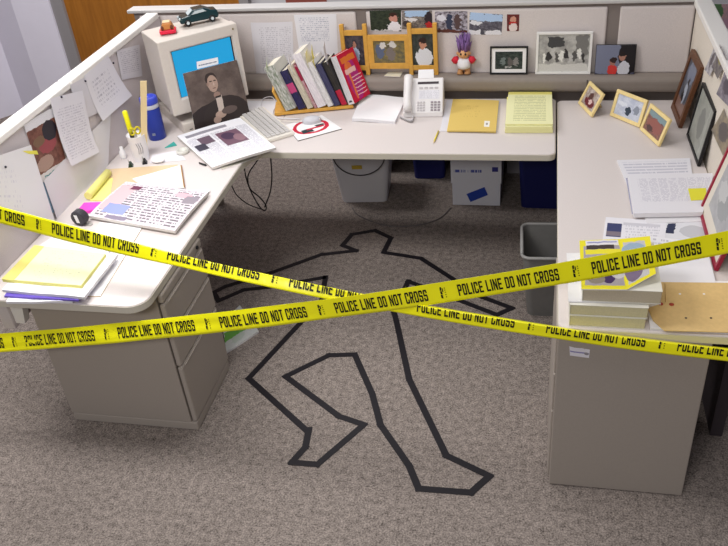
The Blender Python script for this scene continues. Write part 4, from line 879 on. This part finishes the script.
pbook('phone book on top, shifted right, under the yellow bordered magazine', (.446, -.382, .232, .275, 0), H + .0886, .048, pc, pe2)
solo('magazine', MB().slab(zquad(((568.5, 301.5), (640, 302), (632, 252), (566.5, 253)), H + .0880), .0035), [mat('milky_white_cover', (228, 226, 226), .35), M_white2], 'white covered magazine poking out left between the phone books', 'magazine')
# magazine with yellow border draped on the top phone book
zt_ = H + .1372
A0 = at_z(581.5, 289, zt_ + .004); A1 = at_z(627, 289.5, zt_ + .004); B0 = at_z(579.5, 240.5, zt_ + .004); B1 = at_z(620, 239, zt_ + .004)
A2 = at_z(656, 273.5, zt_ + .024); B2_ = at_z(650, 236, zt_ + .024)
mg = Thing('magazine', 'yellow bordered magazine draped over the top phone book', 'magazine', (A0.x, A0.y, zt_))
mgm = paint('magazine_cover', (232, 220, 50), [('r', .53, .47, .44, .40, (168, 160, 166)), ('r', .55, .93, .40, .055, (226, 222, 226)), ('r', .55, .945, .36, .014, (150, 150, 190)), ('r', .5, .84, .34, .045, (70, 60, 60)), ('r', .55, .74, .42, .05, (232, 220, 60)), ('e', .62, .25, .16, .14, (70, 50, 96)), ('e', .35, .2, .2, .1, (140, 130, 120)), ('e', .85, .4, .2, .2, (200, 196, 200))], .3, .03, .06)
mgr = paint('magazine_flap', (232, 220, 50), [('r', .44, .5, .36, .42, (190, 188, 192)), ('e', .4, .75, .4, .14, (150, 170, 190)), ('e', .3, .3, .3, .2, (120, 104, 130))], .3, .06, .06)
mg.part('front_cover', MB().slab([A0, A1, B1, B0], .0035), [mgm, M_white], world=True)
mg.part('curled_cover', MB().slab([A1, A2, B2_, B1], .002), [mgr, M_white], world=True)
# kraft envelope
kp = [(660, 282), (659.8, 304), (648, 307.8), (653, 320), (664.6, 330.4), (742, 332.5), (744, 283)]
kz = H + .0125
K = Thing('kraft_envelope', 'brown kraft envelope with string buttons at the right worktop front', 'envelope', at_z(695, 308, kz - .002))
P2 = [at_z(u, v, kz) for u, v in kp]; P2 = [Vector((min(p.x, .958), p.y, p.z)) for p in P2]
km_ = mat('kraft_paper', (216, 184, 126), .7, .05, 60)
K.part('sheet', MB().prism([(p.x, p.y) for p in P2], kz - .003, kz), km_, world=True)
for u, v in ((660.8, 304), (671.6, 304.6)):
    p = at_z(u, v, kz); K.part('string_button', MB().lathe([(.0075, 0), (.0075, .002), (.003, .003)], 14, Matrix.Translation((p.x, p.y, kz))), mat('red_button', (176, 70, 50), .6), world=True)
for u, v in ((680, 294), (704, 294), (686, 318), (711, 318)):
    p = at_z(u, v, kz); K.part('punch_hole', MB().lathe([(.0038, 0), (.0038, .0006)], 10, Matrix.Translation((p.x, p.y, kz))), mat('dark_gap_metal', (70, 64, 62)) if v > 300 else M_white, world=True)
K.part('flap_edge', MB().tube([at_z(665, 283.5, kz + .0003), at_z(665.5, 302, kz + .0003)], .001, 5), mat('kraft_crease', (176, 134, 74), .7), world=True)
solo('paper_stack', MB().slab([Vector(p) for p in ((.655, -.398, H + .008), (.955, -.398, H + .008), (.955, -.13, H + .008), (.655, -.13, H + .008))], .0072), [M_white, M_white2], 'white papers beneath the brown kraft envelope', 'paper')

# ------------------------------------------------------------------ police tape
GL = {'P': ([(0, 0, .32, 1), (.3, .84, .9, 1), (.68, .5, 1, .93), (.3, .40, .9, .56)], []),
      'O': ([(0, .07, .32, .93), (.68, .07, 1, .93), (.1, 0, .9, .16), (.1, .84, .9, 1)], []),
      'L': ([(0, 0, .34, 1), (.3, 0, 1, .17)], []), 'I': ([(0, 0, 1, 1)], []),
      'C': ([(0, .07, .32, .93), (.1, 0, .9, .16), (.1, .84, .9, 1), (.68, .07, 1, .36), (.68, .64, 1, .93)], []),
      'E': ([(0, 0, .32, 1), (.3, 0, 1, .16), (.3, .84, 1, 1), (.3, .42, .9, .58)], []),
      'N': ([(0, 0, .28, 1), (.72, 0, 1, 1)], [[(0, 1), (.7, 0), (1, 0), (.3, 1)]]),
      'D': ([(0, 0, .32, 1), (.68, .09, 1, .91), (.3, .84, .88, 1), (.3, 0, .88, .16)], []),
      'T': ([(.33, 0, .67, 1), (0, .84, 1, 1)], []),
      'R': ([(0, 0, .32, 1), (.3, .84, .9, 1), (.68, .52, 1, .93), (.3, .42, .9, .57)], [[(.4, .5), (.72, .5), (1, 0), (.66, 0)]]),
      'S': ([(.08, .84, .92, 1), (0, .5, .32, .93), (.08, .42, .92, .58), (.68, .07, 1, .5), (.08, 0, .92, .16), (0, .07, .32, .32), (.68, .68, 1, .93)], [])}
def lettering():
    x = 0; polys = []
    for ch in 'POLICE LINE DO NOT CROSS':
        if ch == ' ': x += .62; continue
        w_ = .36 if ch == 'I' else 1.0
        rs, ps = GL[ch]
        for a, b, c, d in rs: polys.append([(x + a * w_, b), (x + c * w_, b), (x + c * w_, d), (x + a * w_, d)])
        for q in ps: polys.append([(x + a * w_, b) for a, b in q][::-1])
        x += w_ + .22
    return polys, x - .22
LET, LW = lettering()
def clip(poly, ymax):
    out = []
    for i, p in enumerate(poly):
        q = poly[(i + 1) % len(poly)]
        if p[1] <= ymax: out.append(p)
        if (p[1] <= ymax) != (q[1] <= ymax):
            t = (ymax - p[1]) / (q[1] - p[1]); out.append((p[0] + (q[0] - p[0]) * t, ymax))
    return out
def shoelace(q): return sum(q[i][0] * q[(i + 1) % len(q)][1] - q[(i + 1) % len(q)][0] * q[i][1] for i in range(len(q)))
ty, tyt = newmat('glossy_yellow_tape', .28, .5)
tyt.b.inputs['Base Color'].default_value = lin((254, 248, 16))
tn = tyt.noise(tyt.objc(), 9, 3, .6); bp = tyt.node('ShaderNodeBump'); bp.inputs['Strength'].default_value = .25; bp.inputs['Distance'].default_value = .01
tyt.l.new(tn.outputs['Fac'], bp.inputs['Height']); tyt.l.new(bp.outputs[0], tyt.b.inputs['Normal'])
M_ink = mat('black_tape_ink', (22, 20, 18), .5)
def police_tape(label, px, dep, ext, width, starts, fold, crumple, tilt):
    """px: centre line in the photo, dep(u): depth along the sight line, so the band hangs between the two partitions"""
    pts = []
    n = 240; u0, u1 = ext
    def v_of(u):
        for (a, b), (c, d) in zip(px, px[1:]):
            if u <= c: break
        t = (u - a) / (c - a); return b + (d - b) * t
    # smooth the sag with a quadratic fit
    xs = [p[0] for p in px]; ys = [p[1] for p in px]; N_ = len(xs)
    S_ = [[sum(x ** (i + j) for x in xs) for j in range(3)] for i in range(3)]; Y_ = [sum(y * x ** i for x, y in zip(xs, ys)) for i in range(3)]
    co = Matrix(S_).inverted() @ Vector(Y_)
    vq = lambda u: co[0] + co[1] * u + co[2] * u * u
    for i in range(n + 1):
        u = u0 + (u1 - u0) * i / n; pts.append(CAMPOS + ray(u, vq(u)) * dep(u))
    L_ = [0]
    for a, b in zip(pts, pts[1:]): L_.append(L_[-1] + (b - a).length)
    us = [u0 + (u1 - u0) * i / n for i in range(n + 1)]
    def s_of_u(u): i = min(max(int((u - u0) / (u1 - u0) * n), 0), n - 1); t = (u - us[i]) / (us[i + 1] - us[i]); return L_[i] + (L_[i + 1] - L_[i]) * t
    def frame(s):
        s = min(max(s, 0), L_[-1] - 1e-6); lo, hi = 0, n
        while hi - lo > 1:
            m_ = (lo + hi) // 2
            if L_[m_] <= s: lo = m_
            else: hi = m_
        t = (s - L_[lo]) / (L_[lo + 1] - L_[lo]); p = pts[lo].lerp(pts[lo + 1], t); d = (pts[min(lo + 3, n)] - pts[max(lo - 2, 0)]).normalized()
        k = (1 - t) * us[lo] + t * us[lo + 1]
        up_ = Vector((0, 0, 1)); nrm = d.cross(up_).normalized()      # towards the camera (-y)
        if nrm.y > 0: nrm = -nrm
        a = tilt(k); upv = (up_ - d * d.z).normalized(); nv = nrm
        up2 = upv * cos(a) + nv * sin(a) ; n2 = nv * cos(a) - upv * sin(a)
        return p, up2.normalized(), n2.normalized(), k
    def FW(k): return fold(k) * width - width / 2      # where the band turns back
    def Sf(s, w_, lift=0.0):
        p, up2, n2, k = frame(s); c = crumple(k); fw = FW(k); p = p + up2 * (-.5 * (fw - width / 2))   # keep the visible part on the line
        bw = min(w_, fw); q = p + up2 * bw
        if w_ > fw: q = q - n2 * (w_ - fw) * .9 - up2 * (w_ - fw) * .35
        return q + n2 * (c * (.0022 * sin(w_ * 150 + s * 4) + .003 * sin(s * 19 + w_ * 40)) + .0012 * sin(s * 11 + w_ * 25) + lift)
    mb = MB(); nw = 10; ns = 300; Lt = L_[-1]
    K_ = 13
    for i in range(ns + 1):
        fw = FW(frame(Lt * i / ns)[3]); fw = min(fw, width / 2 - .002)
        for j in range(K_):
            w_ = -width / 2 + (fw + width / 2) * j / 8 if j <= 8 else fw + (width / 2 - fw) * (j - 8) / 4
            mb.v.append(Sf(Lt * i / ns, w_))
    for i in range(ns):
        for j in range(K_ - 1): mb.face((i * K_ + j, (i + 1) * K_ + j, (i + 1) * K_ + j + 1, i * K_ + j + 1), None, 0, True)
    mid = pts[n // 2]
    T = Thing('police_tape', label, 'barrier tape', mid, 0, 'yellow barrier tapes')
    o = T.part('band', mb, ty, world=True)
    so = o.modifiers.new('solidify', 'SOLIDIFY'); so.thickness = .0005; so.offset = -1
    # lettering, starts = pixel columns where each repeat begins
    ss = [s_of_u(u) for u in starts]; per = (ss[-1] - ss[0]) / (len(ss) - 1)
    lh = .56 * width
    for k, s0 in enumerate(ss):
        per = ss[k + 1] - s0 if k + 1 < len(ss) else s0 - ss[k - 1]
        lm = MB()
        def put(mesh, q, s_, sx):
            xm = s_ + sum(a for a, b in q) / len(q) * sx
            q = clip(q, (FW(frame(xm)[3]) + lh / 2) / lh)
            if len(q) >= 3: mesh.poly([Sf(s_ + a * sx, (b - .5) * lh, .0014) for a, b in q])
        for q in LET: put(lm, q, s0, per * .76 / LW)
        if lm.f: T.part('lettering', lm, M_ink, world=True)
        mk_ = MB(); sc0 = s0 + per * .862
        for q in ([(.0, .05), (.34, .0), (.34, .32), (.0, .36)], [(.04, .40), (.38, .36), (.38, .64), (.04, .66)], [(.04, .70), (.30, .70), (.42, 1.0), (.10, 1.0)], [(.42, .62), (.62, .55), (.62, .9), (.46, .9)]): put(mk_, q, sc0, per * .042)
        if mk_.f: T.part('maker_mark', mk_, M_ink, world=True)
        mk_ = MB()
        for y in (.05, .25, .45, .65, .82): put(mk_, [(.85, y), (1.05, y), (1.05, y + .11), (.85, y + .11)], sc0, per * .042)
        if mk_.f: T.part('small_print', mk_, mat('olive_tape_ink', (150, 146, 20), .5), world=True)
    return T
def inv(d0, d1): return lambda u: 1.0 / (1 / d0 + (1 / d1 - 1 / d0) * u / 728)
police_tape('yellow barrier tape rising to the upper right above the phone books', [(0, 343.5), (130, 331), (260, 317), (380, 303), (480, 287.5), (560, 273), (640, 258.5), (728, 242.5)], inv(3.05, 2.30), (-70, 760), .0735,
            [-62, 25, 118, 220, 335, 458, 592, 737], lambda u: 1.0, lambda u: max(0, min(1, (330 - u) / 120)) * .45, lambda u: -.12 if u > 330 else -.12 - .25 * min(1, (330 - u) / 150))
police_tape('yellow barrier tape descending to the lower right across the right pedestal', [(0, 216), (100, 241), (200, 263.5), (300, 287), (400, 309), (470, 320), (540, 330.5), (628, 343.5), (728, 355)], lambda u: inv(2.86, 2.41)(u) + .022 * math.exp(-((u - 365) / 55) ** 2), (-70, 760), .0735,
            [-59, 52, 167, 289, 417, 546, 677], lambda u: .56 + .34 * max(0, min(1, (175 - u) / 110)), lambda u: .12, lambda u: -.15 - .55 * max(0, 1 - abs(u - 240) / 200))
